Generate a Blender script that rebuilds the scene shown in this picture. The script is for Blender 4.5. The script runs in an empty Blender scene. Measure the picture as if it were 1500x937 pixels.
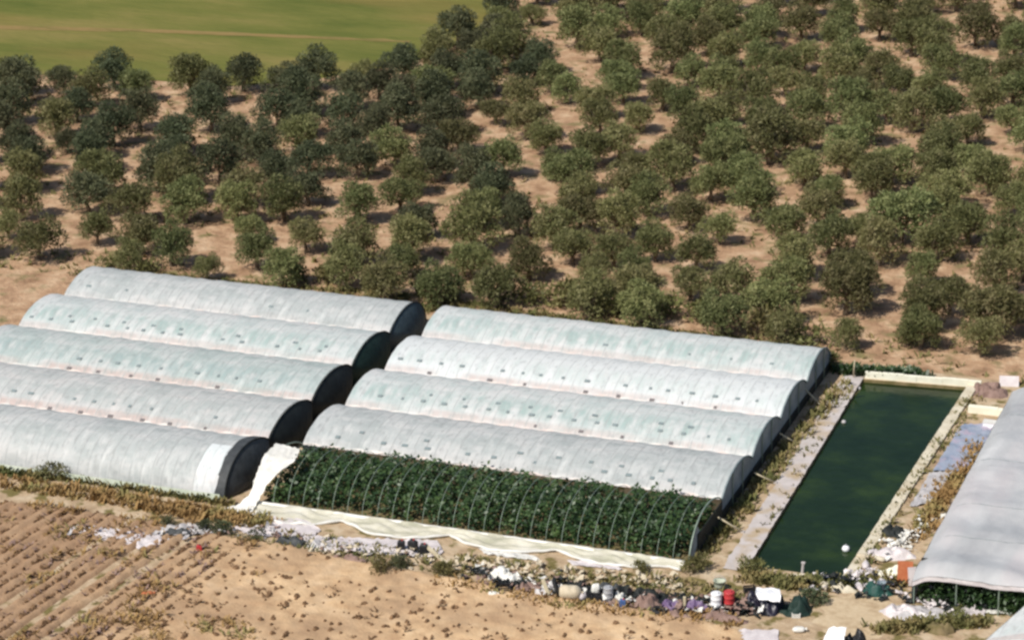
import bpy, bmesh, math, random
import numpy as np
from mathutils import Vector, Matrix, noise
R = math.radians
random.seed(7)
S = bpy.context.scene
C = S.collection

# ------------------------------------------------------------------ camera
F, PITCH, ROLL, YAW = 4122.3, .357235, -.0203745, -.3636202
CAM = Vector((79.777, -154.669, 77.055))
fw = Vector((math.sin(YAW)*math.cos(PITCH), math.cos(YAW)*math.cos(PITCH), -math.sin(PITCH)))
r0 = Vector((math.cos(YAW), -math.sin(YAW), 0)); u0 = r0.cross(fw)
cr = r0*math.cos(ROLL)+u0*math.sin(ROLL); cu = -r0*math.sin(ROLL)+u0*math.cos(ROLL)
cam = bpy.data.objects.new('camera', bpy.data.cameras.new('camera')); C.objects.link(cam)
M3 = Matrix((cr, cu, -fw)).transposed()
cam.matrix_world = Matrix.Translation(CAM) @ M3.to_4x4()
cam.data.sensor_width = 36; cam.data.lens = F/1500*36
cam.data.clip_start = 1; cam.data.clip_end = 12000
S.camera = cam

def G(px, py, z=0.0):
    "ground point (at height z) seen at a point of the photograph"
    d = fw + cr*((px-750)/F) - cu*((py-468.5)/F)
    return CAM + d*((z-CAM.z)/d.z)
def PX(p):
    d = Vector(p)-CAM; zz = d.dot(fw)
    return 750+F*d.dot(cr)/zz, 468.5-F*d.dot(cu)/zz

# ------------------------------------------------------------------ light
SUN_EL = R(50); SH = Vector((.45, .89))          # shadows fall along SH
SH.normalize()
ld = Vector((SH.x*math.cos(SUN_EL), SH.y*math.cos(SUN_EL), -math.sin(SUN_EL)))
sun = bpy.data.objects.new('sun', bpy.data.lights.new('sun', 'SUN')); C.objects.link(sun)
sun.data.energy = 4.5; sun.data.angle = R(.53); sun.data.color = (1, .955, .875)
sun.rotation_euler = ld.to_track_quat('-Z', 'Y').to_euler()
wd = bpy.data.worlds.new('World'); S.world = wd; wd.use_nodes = True
wn = wd.node_tree; bg = wn.nodes['Background']; sk = wn.nodes.new('ShaderNodeTexSky')
sk.sky_type = 'NISHITA'; sk.sun_disc = False; sk.sun_elevation = SUN_EL
sk.sun_rotation = math.atan2(-SH.x, -SH.y)
wn.links.new(sk.outputs[0], bg.inputs[0]); bg.inputs[1].default_value = .085
S.view_settings.view_transform = 'Standard'; S.view_settings.look = 'None'
S.view_settings.exposure = 0.17; S.view_settings.gamma = 1
S.cycles.max_bounces = 6; S.cycles.transparent_max_bounces = 6
S.cycles.filter_width = 2.7

# ------------------------------------------------------------------ materials
def srgb(r, g, b):
    return tuple(((c/255)/12.92 if c/255 <= .04045 else ((c/255+.055)/1.055)**2.4) for c in (r, g, b))+(1,)
def mat(name, cols, rough=.8, scale=2.0, detail=5, bump=0.0, bscale=None, stretch=(1, 1, 1), spec=.3,
        trans=0.0, rand=0.0, lo=.35, hi=.65, rot=0.0, metal=0.0, second=None):
    "cols: two or three colours mixed by a noise; second=(colour, scale, lo, hi) adds patches"
    m = bpy.data.materials.new(name); m.use_nodes = True
    N = m.node_tree.nodes; L = m.node_tree.links
    p = N['Principled BSDF']; out = N['Material Output']
    tc = N.new('ShaderNodeTexCoord'); mp = N.new('ShaderNodeMapping')
    mp.inputs['Scale'].default_value = stretch; mp.inputs['Rotation'].default_value = (0, 0, rot)
    L.new(tc.outputs['Object'], mp.inputs[0])
    nz = N.new('ShaderNodeTexNoise'); nz.inputs['Scale'].default_value = scale; nz.inputs['Detail'].default_value = detail
    nz.inputs['Roughness'].default_value = .65
    L.new(mp.outputs[0], nz.inputs[0])
    rp = N.new('ShaderNodeValToRGB'); L.new(nz.outputs[0], rp.inputs[0])
    e = rp.color_ramp.elements; e[0].position = lo; e[1].position = hi
    cs = [c if len(c) == 4 else tuple(c)+(1,) for c in cols]
    if len(cs) == 1: cs = cs*2
    e[0].color = cs[0]; e[1].color = cs[-1]
    for i, c in enumerate(cs[1:-1]):
        q = e.new(lo+(hi-lo)*(i+1)/(len(cs)-1)); q.color = c
    col = rp.outputs[0]
    if second:
        c2, sc2, l2, h2 = second
        n2 = N.new('ShaderNodeTexNoise'); n2.inputs['Scale'].default_value = sc2; n2.inputs['Detail'].default_value = 4
        L.new(mp.outputs[0], n2.inputs[0])
        mr = N.new('ShaderNodeMapRange'); mr.inputs[1].default_value = l2; mr.inputs[2].default_value = h2
        L.new(n2.outputs[0], mr.inputs[0])
        mx = N.new('ShaderNodeMix'); mx.data_type = 'RGBA'
        L.new(mr.outputs[0], mx.inputs['Factor']); L.new(col, mx.inputs['A']); mx.inputs['B'].default_value = c2 if len(c2) == 4 else tuple(c2)+(1,)
        col = mx.outputs['Result']
    if rand:
        oi = N.new('ShaderNodeObjectInfo'); hs = N.new('ShaderNodeHueSaturation')
        a = N.new('ShaderNodeMapRange'); a.inputs[3].default_value = 1-rand; a.inputs[4].default_value = 1+rand
        L.new(oi.outputs['Random'], a.inputs[0]); L.new(a.outputs[0], hs.inputs['Value'])
        b = N.new('ShaderNodeMath'); b.operation = 'MULTIPLY_ADD'; b.inputs[1].default_value = 13.7; b.inputs[2].default_value = 0
        L.new(oi.outputs['Random'], b.inputs[0]); fr = N.new('ShaderNodeMath'); fr.operation = 'FRACT'; L.new(b.outputs[0], fr.inputs[0])
        h = N.new('ShaderNodeMapRange'); h.inputs[3].default_value = .5-.035; h.inputs[4].default_value = .5+.02
        L.new(fr.outputs[0], h.inputs[0]); L.new(h.outputs[0], hs.inputs['Hue'])
        L.new(col, hs.inputs['Color']); col = hs.outputs[0]
    L.new(col, p.inputs['Base Color'])
    p.inputs['Roughness'].default_value = rough; p.inputs['Specular IOR Level'].default_value = spec
    p.inputs['Metallic'].default_value = metal
    if bump:
        bn = N.new('ShaderNodeBump'); bn.inputs['Strength'].default_value = 1; bn.inputs['Distance'].default_value = bump
        bz = N.new('ShaderNodeTexNoise'); bz.inputs['Scale'].default_value = bscale or scale*3; bz.inputs['Detail'].default_value = 6
        L.new(mp.outputs[0], bz.inputs[0]); L.new(bz.outputs[0], bn.inputs['Height']); L.new(bn.outputs[0], p.inputs['Normal'])
    if trans:
        t = N.new('ShaderNodeBsdfTranslucent'); L.new(col, t.inputs[0])
        ms = N.new('ShaderNodeMixShader'); ms.inputs[0].default_value = trans
        L.new(p.outputs[0], ms.inputs[1]); L.new(t.outputs[0], ms.inputs[2]); L.new(ms.outputs[0], out.inputs[0])
    return m

M = {}
M['grove'] = mat('grove_soil', [(.25, .15, .088), (.40, .255, .155), (.52, .37, .24)], scale=.5, detail=12, bump=.16, bscale=2.6, rough=.95, spec=.1,
                 second=((.19, .16, .075), .55, .54, .68))
M['dirt'] = mat('yard_dirt', [(.30, .21, .13), (.42, .31, .20), (.5, .40, .28)], scale=.6, detail=9, bump=.08, bscale=3, rough=.95, spec=.1,
                second=((.16, .13, .05), .8, .52, .62))
M['plough'] = mat('ploughed_soil', [(.43, .275, .155), (.55, .378, .22), (.64, .46, .285)], scale=.5, detail=10, bump=.06, bscale=5, rough=.95, spec=.1,
                  second=((.36, .235, .14), .16, .45, .68))
def drift(m, c2, x0, x1, amt):
    N = m.node_tree.nodes; L = m.node_tree.links; p = N['Principled BSDF']; src = p.inputs['Base Color'].links[0].from_socket
    tc = N.new('ShaderNodeTexCoord'); sp = N.new('ShaderNodeSeparateXYZ'); L.new(tc.outputs['Object'], sp.inputs[0])
    n = N.new('ShaderNodeTexNoise'); n.inputs['Scale'].default_value = .35; n.inputs['Detail'].default_value = 6; L.new(tc.outputs['Object'], n.inputs[0])
    ma = N.new('ShaderNodeMath'); ma.operation = 'MULTIPLY_ADD'; L.new(n.outputs[0], ma.inputs[0]); ma.inputs[1].default_value = 14; L.new(sp.outputs[0], ma.inputs[2])
    r = N.new('ShaderNodeMapRange'); r.inputs[1].default_value = x1+7; r.inputs[2].default_value = x0+7; r.inputs[4].default_value = amt; L.new(ma.outputs[0], r.inputs[0])
    x = N.new('ShaderNodeMix'); x.data_type = 'RGBA'; L.new(r.outputs[0], x.inputs['Factor']); L.new(src, x.inputs['A']); x.inputs['B'].default_value = c2; L.new(x.outputs['Result'], p.inputs['Base Color'])
drift(M['plough'], (.27, .165, .10, 1), -3, 9, .75)
M['clod'] = mat('clod_soil', [(.085, .05, .028), (.24, .145, .08)], scale=4, rough=.95, spec=.1)
M['field'] = mat('field_green', [(.086, .104, .022), (.136, .137, .034), (.20, .165, .053)], scale=.09, detail=9, bump=.15, bscale=1.5, stretch=(.35, 1, 1), rot=R(-4), rough=.95, spec=.1,
                 second=((.22, .15, .05), .05, .52, .72))
M['grassf'] = mat('field_tuft', [(.11, .13, .03), (.19, .185, .055), (.30, .25, .10)], scale=.3, detail=6, rough=.8, spec=.1, trans=.15)
M['track'] = mat('track_earth', [(.12, .115, .032), (.24, .165, .065), (.16, .13, .04)], scale=.25, rough=.95, spec=.1, stretch=(.3, 1, 1))
M['conc'] = mat('grey_concrete', [(.42, .38, .36), (.52, .47, .45)], scale=.8, rough=.9, bump=.02, second=((.40, .31, .21), .5, .5, .66))
M['cream'] = mat('cream_concrete', [(.50, .44, .33), (.62, .56, .44)], scale=.9, rough=.9, bump=.02, second=((.36, .29, .18), .6, .52, .7))
M['sand'] = mat('pale_sand', [(.36, .26, .16), (.48, .37, .24), (.54, .43, .29)], scale=.9, detail=9, rough=.95, spec=.1, bump=.05)
M['creamw'] = mat('pale_limewash', [(.74, .70, .55), (.82, .80, .66)], scale=.9, rough=.9, bump=.02)
M['bank'] = mat('bank_earth', [(.10, .085, .03), (.2, .15, .08)], scale=1.2, rough=.95)
M['steel'] = mat('galvanised_steel', [(.19, .25, .19), (.29, .34, .28)], scale=3, rough=.5, spec=.5, metal=.3)
M['gut'] = mat('gutter_band', [(.62, .50, .45), (.70, .62, .56), (.66, .66, .62)], scale=.45, rough=.6, second=((.45, .38, .36), 1.3, .58, .72))
M['hole'] = mat('vent_mesh', [(.15, .19, .20), (.24, .28, .28)], scale=3, rough=.7)
M['dot'] = mat('vent_mesh_dark', [(.13, .12, .12), (.2, .17, .17)], scale=3, rough=.7)
M['skirt'] = mat('greenish_skirt', [(.33, .37, .28), (.46, .48, .40)], scale=1, rough=.6)
M['bark'] = mat('bark', [(.10, .075, .05), (.17, .13, .09)], scale=5, rough=.95)
M['olive'] = mat('olive_leaf', [(.080, .090, .032), (.165, .172, .066), (.27, .26, .118)], scale=1.1, detail=6, rough=.6, spec=.2, trans=.2, rand=.3)
M['dark'] = mat('dark_leaf', [(.042, .052, .026), (.084, .096, .048), (.145, .152, .08)], scale=1.0, detail=6, rough=.6, spec=.2, trans=.15, rand=.22)
M['yel'] = mat('shrub_leaf', [(.09, .09, .028), (.15, .145, .05), (.2, .19, .07)], scale=1.2, rough=.6, trans=.15, rand=.2)
M['crop'] = mat('crop_leaf', [(.015, .036, .013), (.035, .070, .022), (.08, .128, .04)], scale=.9, detail=7, rough=.45, spec=.4, trans=.18)
M['weed'] = mat('weed_leaf', [(.09, .10, .03), (.17, .15, .055), (.28, .21, .09)], scale=.5, rough=.8, trans=.15)
M['rust'] = mat('dry_grass', [(.20, .115, .04), (.32, .20, .08), (.22, .20, .075)], scale=.35, detail=8, rough=.85, trans=.1)
M['net'] = mat('shade_net_black', [(.009, .011, .011), (.019, .023, .022)], scale=1.5, rough=.65, spec=.25, bump=.03)
M['netg'] = mat('shade_net_green', [(.007, .021, .016), (.016, .036, .029)], scale=1.5, rough=.65, spec=.25, bump=.03)
M['nets'] = mat('shade_net_slate', [(.035, .05, .06), (.055, .08, .09)], scale=1.5, rough=.6, spec=.3, bump=.03)
M['netl'] = mat('shade_net_grey', [(.035, .038, .04), (.065, .07, .072)], scale=1.5, rough=.6, spec=.3, bump=.03)
M['endf'] = mat('end_film', [(.15, .19, .23), (.27, .32, .36)], scale=.9, rough=.4, spec=.4, trans=.1, bump=.03)
M['black'] = mat('black_plastic', [(.012, .012, .014), (.03, .03, .033)], scale=3, rough=.45)
M['plas'] = mat('white_plastic', [(.70, .68, .62), (.82, .80, .75)], scale=1.3, rough=.4, spec=.5, trans=.15)
M['drape'] = mat('dusty_film', [(.40, .39, .29), (.56, .53, .42), (.68, .65, .56)], scale=.9, detail=6, rough=.5, trans=.15, stretch=(.5, 1.5, 1))
M['plasp'] = mat('lilac_white_plastic', [(.56, .50, .50), (.72, .66, .65)], scale=1.3, rough=.45, spec=.5, trans=.1)
M['plasg'] = mat('grey_plastic', [(.36, .34, .34), (.52, .49, .48)], scale=.9, rough=.45, spec=.5)
M['sackt'] = mat('tan_sack', [(.45, .38, .27), (.56, .48, .36)], scale=3, rough=.9)
M['red'] = mat('red_plastic', [(.42, .03, .035), (.5, .06, .06)], scale=3, rough=.4)
M['blue'] = mat('blue_plastic', [(.05, .10, .25), (.08, .14, .3)], scale=3, rough=.4)
M['teal'] = mat('dark_green_tarp', [(.012, .05, .042), (.025, .085, .07)], scale=2, rough=.5)
M['purp'] = mat('purple_tarp', [(.10, .06, .14), (.20, .14, .23)], scale=2, rough=.5)
M['slate'] = mat('blue_grey_tarp', [(.20, .24, .32), (.33, .36, .43)], scale=1, rough=.5, second=((.38, .33, .40), .7, .5, .6))
M['brick'] = mat('rust_board', [(.36, .10, .04), (.45, .16, .07)], scale=2, rough=.8)
M['wood'] = mat('pale_wood', [(.5, .42, .28), (.6, .52, .36)], scale=3, rough=.8, stretch=(1, 1, 4))
M['grey'] = mat('grey_metal', [(.3, .3, .31), (.4, .4, .41)], scale=3, rough=.5)
M['brown'] = mat('dusty_brown', [(.16, .10, .08), (.28, .19, .16)], scale=2, rough=.9)
M['cardark'] = mat('dark_car_paint', [(.014, .013, .024), (.02, .018, .034)], rough=.4, spec=.5)
M['carwhite'] = mat('white_car_paint', [(.78, .77, .78), (.82, .81, .82)], rough=.25, spec=.6)
M['glass'] = mat('dark_glass', [(.01, .012, .016), (.015, .018, .02)], rough=.08, spec=.6)
M['tyre'] = mat('tyre_rubber', [(.015, .015, .016), (.03, .03, .03)], rough=.8)
M['rim'] = mat('wheel_rim', [(.4, .4, .42), (.5, .5, .52)], rough=.4, metal=.4)
M['lamp'] = mat('lamp_lens', [(.6, .6, .6), (.7, .7, .7)], rough=.2)
M['roofp'] = mat('grey_roof_plastic', [(.33, .33, .335), (.43, .43, .43), (.54, .535, .53)], scale=.22, detail=6, rough=.42, spec=.5, stretch=(1, .35, 1), trans=.05, bump=.10, bscale=.9,
                 second=((.47, .445, .445), .3, .5, .66))
def film(name, a, b, c, teal, tband, pband, pink=(.66, .54, .50, 1)):
    "whitewashed film: speckle, wash streaks running down the slope, a tinted band on the slope and dusty overlaps at the gutter"
    a, b, c = [(min(.86, k[0]*1.18), min(.89, k[1]*1.20), min(.89, k[2]*1.21)) for k in (a, b, c)]
    m = mat(name, [a, b, c], scale=.55, detail=9, rough=.55, spec=.25, stretch=(.6, 1.3, 1), trans=.36, bump=.03, bscale=2.2, lo=.38, hi=.62)
    N = m.node_tree.nodes; L = m.node_tree.links; p = N['Principled BSDF']
    src = p.inputs['Base Color'].links[0].from_socket
    tc = N.new('ShaderNodeTexCoord'); sp = N.new('ShaderNodeSeparateXYZ'); L.new(tc.outputs['Object'], sp.inputs[0])
    def noise_(sc, stretch, lo, hi):
        mp = N.new('ShaderNodeMapping'); mp.inputs['Scale'].default_value = stretch; L.new(tc.outputs['Object'], mp.inputs[0])
        n = N.new('ShaderNodeTexNoise'); n.inputs['Scale'].default_value = sc; n.inputs['Detail'].default_value = 6; L.new(mp.outputs[0], n.inputs[0])
        r = N.new('ShaderNodeMapRange'); r.inputs[1].default_value = lo; r.inputs[2].default_value = hi; L.new(n.outputs[0], r.inputs[0]); return r.outputs[0]
    def mul(x, y):
        q = N.new('ShaderNodeMath'); q.operation = 'MULTIPLY'
        for i, z in enumerate((x, y)):
            if isinstance(z, float): q.inputs[i].default_value = z
            else: L.new(z, q.inputs[i])
        return q.outputs[0]
    def band(y0, y1, soft):
        r1 = N.new('ShaderNodeMapRange'); r1.inputs[1].default_value = y0-soft; r1.inputs[2].default_value = y0+soft; L.new(sp.outputs[1], r1.inputs[0])
        r2 = N.new('ShaderNodeMapRange'); r2.inputs[1].default_value = y1+soft; r2.inputs[2].default_value = y1-soft; L.new(sp.outputs[1], r2.inputs[0])
        return mul(r1.outputs[0], r2.outputs[0])
    def mix(c0, c1, f):
        x = N.new('ShaderNodeMix'); x.data_type = 'RGBA'; L.new(f, x.inputs['Factor']); L.new(c0, x.inputs['A']); x.inputs['B'].default_value = tuple(c1)[:3]+(1,); return x.outputs['Result']
    col = src
    col = mix(col, teal, mul(mul(band(.9, 2.7, .5), noise_(1.0, (1.6, .35, .35), .40, .62)), tband))
    col = mix(col, pink, mul(mul(band(-.3, .62, .16), noise_(.5, (.5, 1, 1), .34, .58)), pband))
    col = mix(col, [q*.62 for q in b], mul(noise_(2.6, (1.4, .55, .6), .52, .70), .55))
    col = mix(col, (.85, .86, .84), mul(noise_(1.7, (1.5, .4, .4), .54, .74), .6))
    # hoops showing through as faint lines
    pp = N.new('ShaderNodeMath'); pp.operation = 'PINGPONG'; pp.inputs[1].default_value = .4; L.new(sp.outputs[0], pp.inputs[0])
    hl = N.new('ShaderNodeMapRange'); hl.inputs[1].default_value = .07; hl.inputs[2].default_value = .02; L.new(pp.outputs[0], hl.inputs[0])
    col = mix(col, [q*.7 for q in b], mul(mul(hl.outputs[0], noise_(.8, (1, 1, 1), .36, .56)), .75))
    for l in [l for l in L if l.from_socket == src and l.to_node.type in ('BSDF_PRINCIPLED', 'BSDF_TRANSLUCENT')]:
        t_ = l.to_socket; L.new(col, t_)
    return m
M['f_grey'] = film('film_grey', (.44, .465, .455), (.54, .55, .54), (.62, .61, .595), (.52, .57, .56), .5, .15)
M['f_teal'] = film('film_teal', (.43, .49, .47), (.53, .57, .55), (.62, .615, .60), (.40, .52, .51), .75, .85)
M['f_white'] = film('film_white', (.74, .78, .77), (.84, .86, .85), (.88, .88, .87), (.64, .74, .71), .6, .7)
M['f_pale'] = film('film_pale', (.52, .57, .555), (.62, .64, .625), (.71, .695, .68), (.42, .56, .53), .8, .6)
M['f_warm'] = film('film_warm', (.47, .49, .475), (.56, .565, .55), (.65, .62, .60), (.50, .56, .55), .6, .9)
# water
m = mat('pond_water', [(.006, .015, .004), (.010, .022, .006), (.022, .040, .008)], scale=.16, detail=6, rough=.16, spec=.12, bump=.02, bscale=1.6)
M['water'] = m

# ------------------------------------------------------------------ mesh helpers
class MB:
    def __init__(s): s.v = []; s.f = []
    def add(s, vs, fs):
        n = len(s.v); s.v += [tuple(x) for x in vs]; s.f += [tuple(i+n for i in f) for f in fs]; return s
    def box(s, c, d, rz=0, tilt=None):
        c = Vector(c); m_ = Matrix.Rotation(rz, 3, 'Z')
        if tilt: m_ = m_ @ tilt
        vs = [c + m_ @ Vector((sx*d[0]/2, sy*d[1]/2, sz*d[2]/2)) for sz in (-1, 1) for sy in (-1, 1) for sx in (-1, 1)]
        return s.add(vs, [(0, 2, 3, 1), (4, 5, 7, 6), (0, 1, 5, 4), (2, 6, 7, 3), (0, 4, 6, 2), (1, 3, 7, 5)])
    def tube(s, pts, r, n=6, cap=True):
        pts = [Vector(p) for p in pts]; rr = r if isinstance(r, (list, tuple)) else [r]*len(pts); vs = []
        for i, p in enumerate(pts):
            t = (pts[min(i+1, len(pts)-1)]-pts[max(i-1, 0)]).normalized()
            a = t.cross(Vector((0, 0, 1)));  a = a.normalized() if a.length > 1e-4 else Vector((1, 0, 0))
            b = t.cross(a)
            vs += [p+(a*math.cos(k*2*math.pi/n)+b*math.sin(k*2*math.pi/n))*rr[i] for k in range(n)]
        fs = [(i*n+k, i*n+(k+1) % n, (i+1)*n+(k+1) % n, (i+1)*n+k) for i in range(len(pts)-1) for k in range(n)]
        if cap: fs += [tuple(range(n))[::-1], tuple((len(pts)-1)*n+k for k in range(n))]
        return s.add(vs, fs)
    def lathe(s, prof, c=(0, 0, 0), n=14, axis=None, lump=0):
        c = Vector(c); vs = []
        for (r, z) in prof:
            for k in range(n):
                a = 2*math.pi*k/n; q = r*(1+lump*(random.random()-.5))
                v = Vector((q*math.cos(a), q*math.sin(a), z))
                if axis: v = axis @ v
                vs.append(c+v)
        m_ = len(prof)
        fs = [(i*n+k, i*n+(k+1) % n, (i+1)*n+(k+1) % n, (i+1)*n+k) for i in range(m_-1) for k in range(n)]
        fs += [tuple(range(n))[::-1], tuple((m_-1)*n+k for k in range(n))]
        return s.add(vs, fs)
    def grid(s, nu, nv, fn):
        vs = [fn(i/(nu-1), j/(nv-1)) for i in range(nu) for j in range(nv)]
        return s.add(vs, [(i*nv+j, (i+1)*nv+j, (i+1)*nv+j+1, i*nv+j+1) for i in range(nu-1) for j in range(nv-1)])
    def build(s, name, m_, parent=None, smooth=False):
        me = bpy.data.meshes.new(name); me.from_pydata(s.v, [], s.f); me.update()
        if smooth: me.polygons.foreach_set('use_smooth', [True]*len(me.polygons))
        me.materials.append(m_); o = bpy.data.objects.new(name, me); C.objects.link(o)
        if parent: o.parent = parent
        return o
def tag(o, label=None, cat=None, group=None, kind=None):
    if label: o['label'] = label
    if cat: o['category'] = cat
    if group: o['group'] = group
    if kind: o['kind'] = kind
    return o
def thing(name, label, cat, loc=(0, 0, 0), rz=0, group=None):
    o = bpy.data.objects.new(name, None); C.objects.link(o); o.location = loc; o.rotation_euler = (0, 0, rz)
    o.empty_display_size = .3
    return tag(o, label, cat, group)
def struct(o): o['kind'] = 'structure'; return o
def dup(root):
    r = root.copy(); C.objects.link(r)
    for ch in list(root.children):
        c = ch.copy(); C.objects.link(c); c.parent = r
        for g in list(ch.children):
            d = g.copy(); C.objects.link(d); d.parent = c
    return r
def nz(x, y, z=0.0, sc=1.0): return noise.noise(Vector((x*sc, y*sc, z*sc)))
def inside(p, poly):
    c = False; n = len(poly); x, y = p[0], p[1]
    for i in range(n):
        x1, y1 = poly[i][0], poly[i][1]; x2, y2 = poly[i-1][0], poly[i-1][1]
        if (y1 > y) != (y2 > y) and x < (x2-x1)*(y-y1)/(y2-y1)+x1: c = not c
    return c
def ordn(n):
    w = ['first', 'second', 'third', 'fourth', 'fifth', 'sixth', 'seventh', 'eighth', 'ninth', 'tenth', 'eleventh', 'twelfth', 'thirteenth',
         'fourteenth', 'fifteenth', 'sixteenth', 'seventeenth', 'eighteenth', 'nineteenth', 'twentieth']
    if n <= 20: return w[n-1]
    if n < 30: return 'twenty-'+w[n-21]
    return 'thirtieth' if n == 30 else 'thirty-'+w[n-31]

# ------------------------------------------------------------------ ground, pond, field
W, H = 7.2, 2.56
XL0, XL1, XR0, XR1 = -28.0, 0.0, 2.56, 32.56
PX0, PX1, PY0, PY1 = 36.05, 42.25, 1.7, 33.9
QBL, QTL, QTR, QBR = G(1097, 828), G(1264, 555), G(1416, 567), G(1233, 846)
def off(p, dx, dy): return Vector((p.x+dx, p.y+dy, 0))
def ring(outer, inner, z):
    g = MB(); g.add([(p[0], p[1], z) for p in list(outer)+list(inner)], [(k, (k+1) % 4, 4+(k+1) % 4, 4+k) for k in range(4)]); return g
struct(ring([(-4000, -1500), (4000, -1500), (4000, 5000), (-4000, 5000)], [QBL, QBR, QTR, QTL], 0).build('ground', M['grove']))
def flat(name, pts, z, m_, sub=0):
    g = MB(); g.add([(p[0], p[1], z) for p in pts], [tuple(range(len(pts)))]); return g.build(name, m_)
# yard round the greenhouses
gy = ring([(-28.6, -40), (75, -40), (75, 37.2), (-28.6, 37.2)], [off(QBL, -.02, -.02), off(QBR, .02, -.02), off(QTR, .02, .02), off(QTL, -.02, .02)], .006)
gy.add([(-60, -40, .006), (-28.6, -40, .006), (-28.6, 1.2, .006), (-60, 1.2, .006)], [(0, 1, 2, 3)])
struct(gy.build('yard', M['dirt']))
# pond basin
b = MB(); wz = -.22
qi = [off(QBL, .25, .3), off(QBR, -.25, .3), off(QTR, -.25, -.3), off(QTL, .25, -.3)]
b.add([(p.x, p.y, 0) for p in (QBL, QBR, QTR, QTL)]+[(p.x, p.y, -1.2) for p in qi], [(0, 1, 5, 4), (1, 2, 6, 5), (2, 3, 7, 6), (3, 0, 4, 7), (4, 5, 6, 7)])
struct(b.build('pond_basin', M['bank']))
def quad(u, v): return QBL.lerp(QBR, u).lerp(QTL.lerp(QTR, u), v)
w = MB(); w.grid(40, 120, lambda u, v: (quad(.004+.992*u, .001+.998*v).x, quad(.004+.992*u, .001+.998*v).y, wz)); struct(w.build('pond_water', M['water'], smooth=True))
tc_ = Vector((-1.5, 0, 0))
def pathf(u, v):
    q = QBL.lerp(QTL, v*1.05-.03); e = .16*nz(v*30, u*3)+.1*nz(v*80, u)
    return (q.x+(u-1)*1.5+(e if u < .9 else e*.5), q.y+.05, .05+.035*nz(v*20, u*5))
p_ = MB(); p_.grid(6, 110, pathf); struct(p_.build('path', M['conc']))
def segwall(name, label, p0, p1, wd_, z1, m_, n=30):
    d = Vector((p1.x-p0.x, p1.y-p0.y, 0)); o = thing(name, label, 'wall', (p0.x, p0.y, 0), math.atan2(d.y, d.x)); L0 = d.length; mb = MB()
    for k in range(n):
        jz = z1+.05*nz(k*.7, z1*9, 2); mb.box(((k+.5)*L0/n, .05*nz(k*.8, 5), jz/2-.2), (L0/n*.996, wd_*(1+.14*nz(k*.9, 8)), jz+.4))
    mb.build('coping', m_, o); return o
def wallbox(name, label, x0, x1, y0, y1, z1, m_, n=30):
    o = thing(name, label, 'wall', ((x0+x1)/2, (y0+y1)/2, 0))
    mb = MB(); ax = (x1-x0) > (y1-y0)
    for k in range(n):
        a, b_ = k/n, (k+1)/n; jz = z1+.05*nz(k*.7, z1*9, 2)
        if ax: mb.box(((x0+(x1-x0)*(a+b_)/2)-(x0+x1)/2, .03*nz(k, 3), jz/2-.2), ((x1-x0)/n*.995, y1-y0, jz+.4))
        else: mb.box((.06*nz(k, 5), (y0+(y1-y0)*(a+b_)/2)-(y0+y1)/2, jz/2-.2), (x1-x0, (y1-y0)/n*.995, jz+.4))
    mb.build('coping', m_, o); return o
segwall('pond_kerb', 'long cream concrete kerb along the right side of the green pond', off(QBR, .42, -.3), off(QTR, .42, .2), .75, .16, M['cream'], 44)
segwall('pond_wall', 'bright limewashed low wall across the far end of the pond', off(QTL, .1, .32), off(QTR, 1.0, .32), .3, .5, M['creamw'], 9)
# far green field
fpx = [(-250, 108), (-60, 112), (90, 110), (210, 117), (330, 127), (440, 120), (530, 106), (580, 96), (640, 82), (690, 54), (742, 16), (772, -40), (870, -190)]
fp = [G(*q) for q in fpx]+[G(300, -330), G(-700, -260)]
struct(flat('green_field', fp, .03, M['field']))
t = MB(); tp = [G(-300, 33), G(0, 41), (G(220, 46)), G(450, 55), G(600, 62)]
def lerp_poly(P, u):
    k = min(int(u*(len(P)-1)), len(P)-2); f = u*(len(P)-1)-k; return P[k].lerp(P[k+1], f)
t.grid(60, 3, lambda u, v: lerp_poly(tp, u)+Vector((0, (v-.5)*(2.0*(1-.6*u)+1.1*nz(u*20, 1)), .05)))
struct(t.build('farm_track', M['track']))
def grass_pts(r):
    q = G(r.uniform(-40, 740), r.uniform(-25, 130))
    if not inside((q.x, q.y), [(p.x, p.y) for p in fp]) or nz(q.x, q.y, 4, .1)+.25 < r.random()*.6: return None
    return q.x, q.y, .03, r.uniform(.5, 1.3)
GRASS = grass_pts
fe = [G(-80, 84), G(90, 88), G(210, 96), G(330, 112), G(420, 104), G(520, 92), G(575, 82), G(620, 62), G(700, 8)]

# ploughed field in front, with real furrows
pl = [G(*q) for q in [(-260, 718), (60, 740), (200, 760), (320, 784), (420, 799), (520, 822), (640, 843), (780, 868), (900, 889), (1010, 905), (1085, 922), (1105, 965), (1110, 1200), (-500, 1200)]]
fd = Vector((1.8, 16.2)).normalized(); fn_ = Vector((fd.y, -fd.x))
def plough_z(x, y):
    a = x*fn_.x+y*fn_.y
    left = max(0, min(1, (5.5-a)/6))
    edge = 1.0
    z = .17*(abs(math.sin(a*math.pi/.95+.6*nz(x, y, 0, .25)))**1.6-.45)*(.22+left*.95)+.10*nz(x, y, 3, 1.3)+.06*nz(x, y, 8, 3.1)
    for c0, wd_ in ((1.15, .38), (-.9, .34), (-4.0, .34)):
        z -= .34*math.exp(-((a-c0+.25*nz(x, y, 1, .15))/wd_)**2)
    return .16+z*.9
st = .2; gx0, gx1, gy0, gy1 = -20, 44, -30, 0
nxg = int((gx1-gx0)/st)+1; nyg = int((gy1-gy0)/st)+1
verts = []; idx = {}; faces = []
polyp = [(p.x, p.y) for p in pl]
keep = set()
for i in range(nxg-1):
    for j in range(nyg-1):
        if inside((gx0+(i+.5)*st, gy0+(j+.5)*st), polyp): keep.add((i, j))
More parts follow.
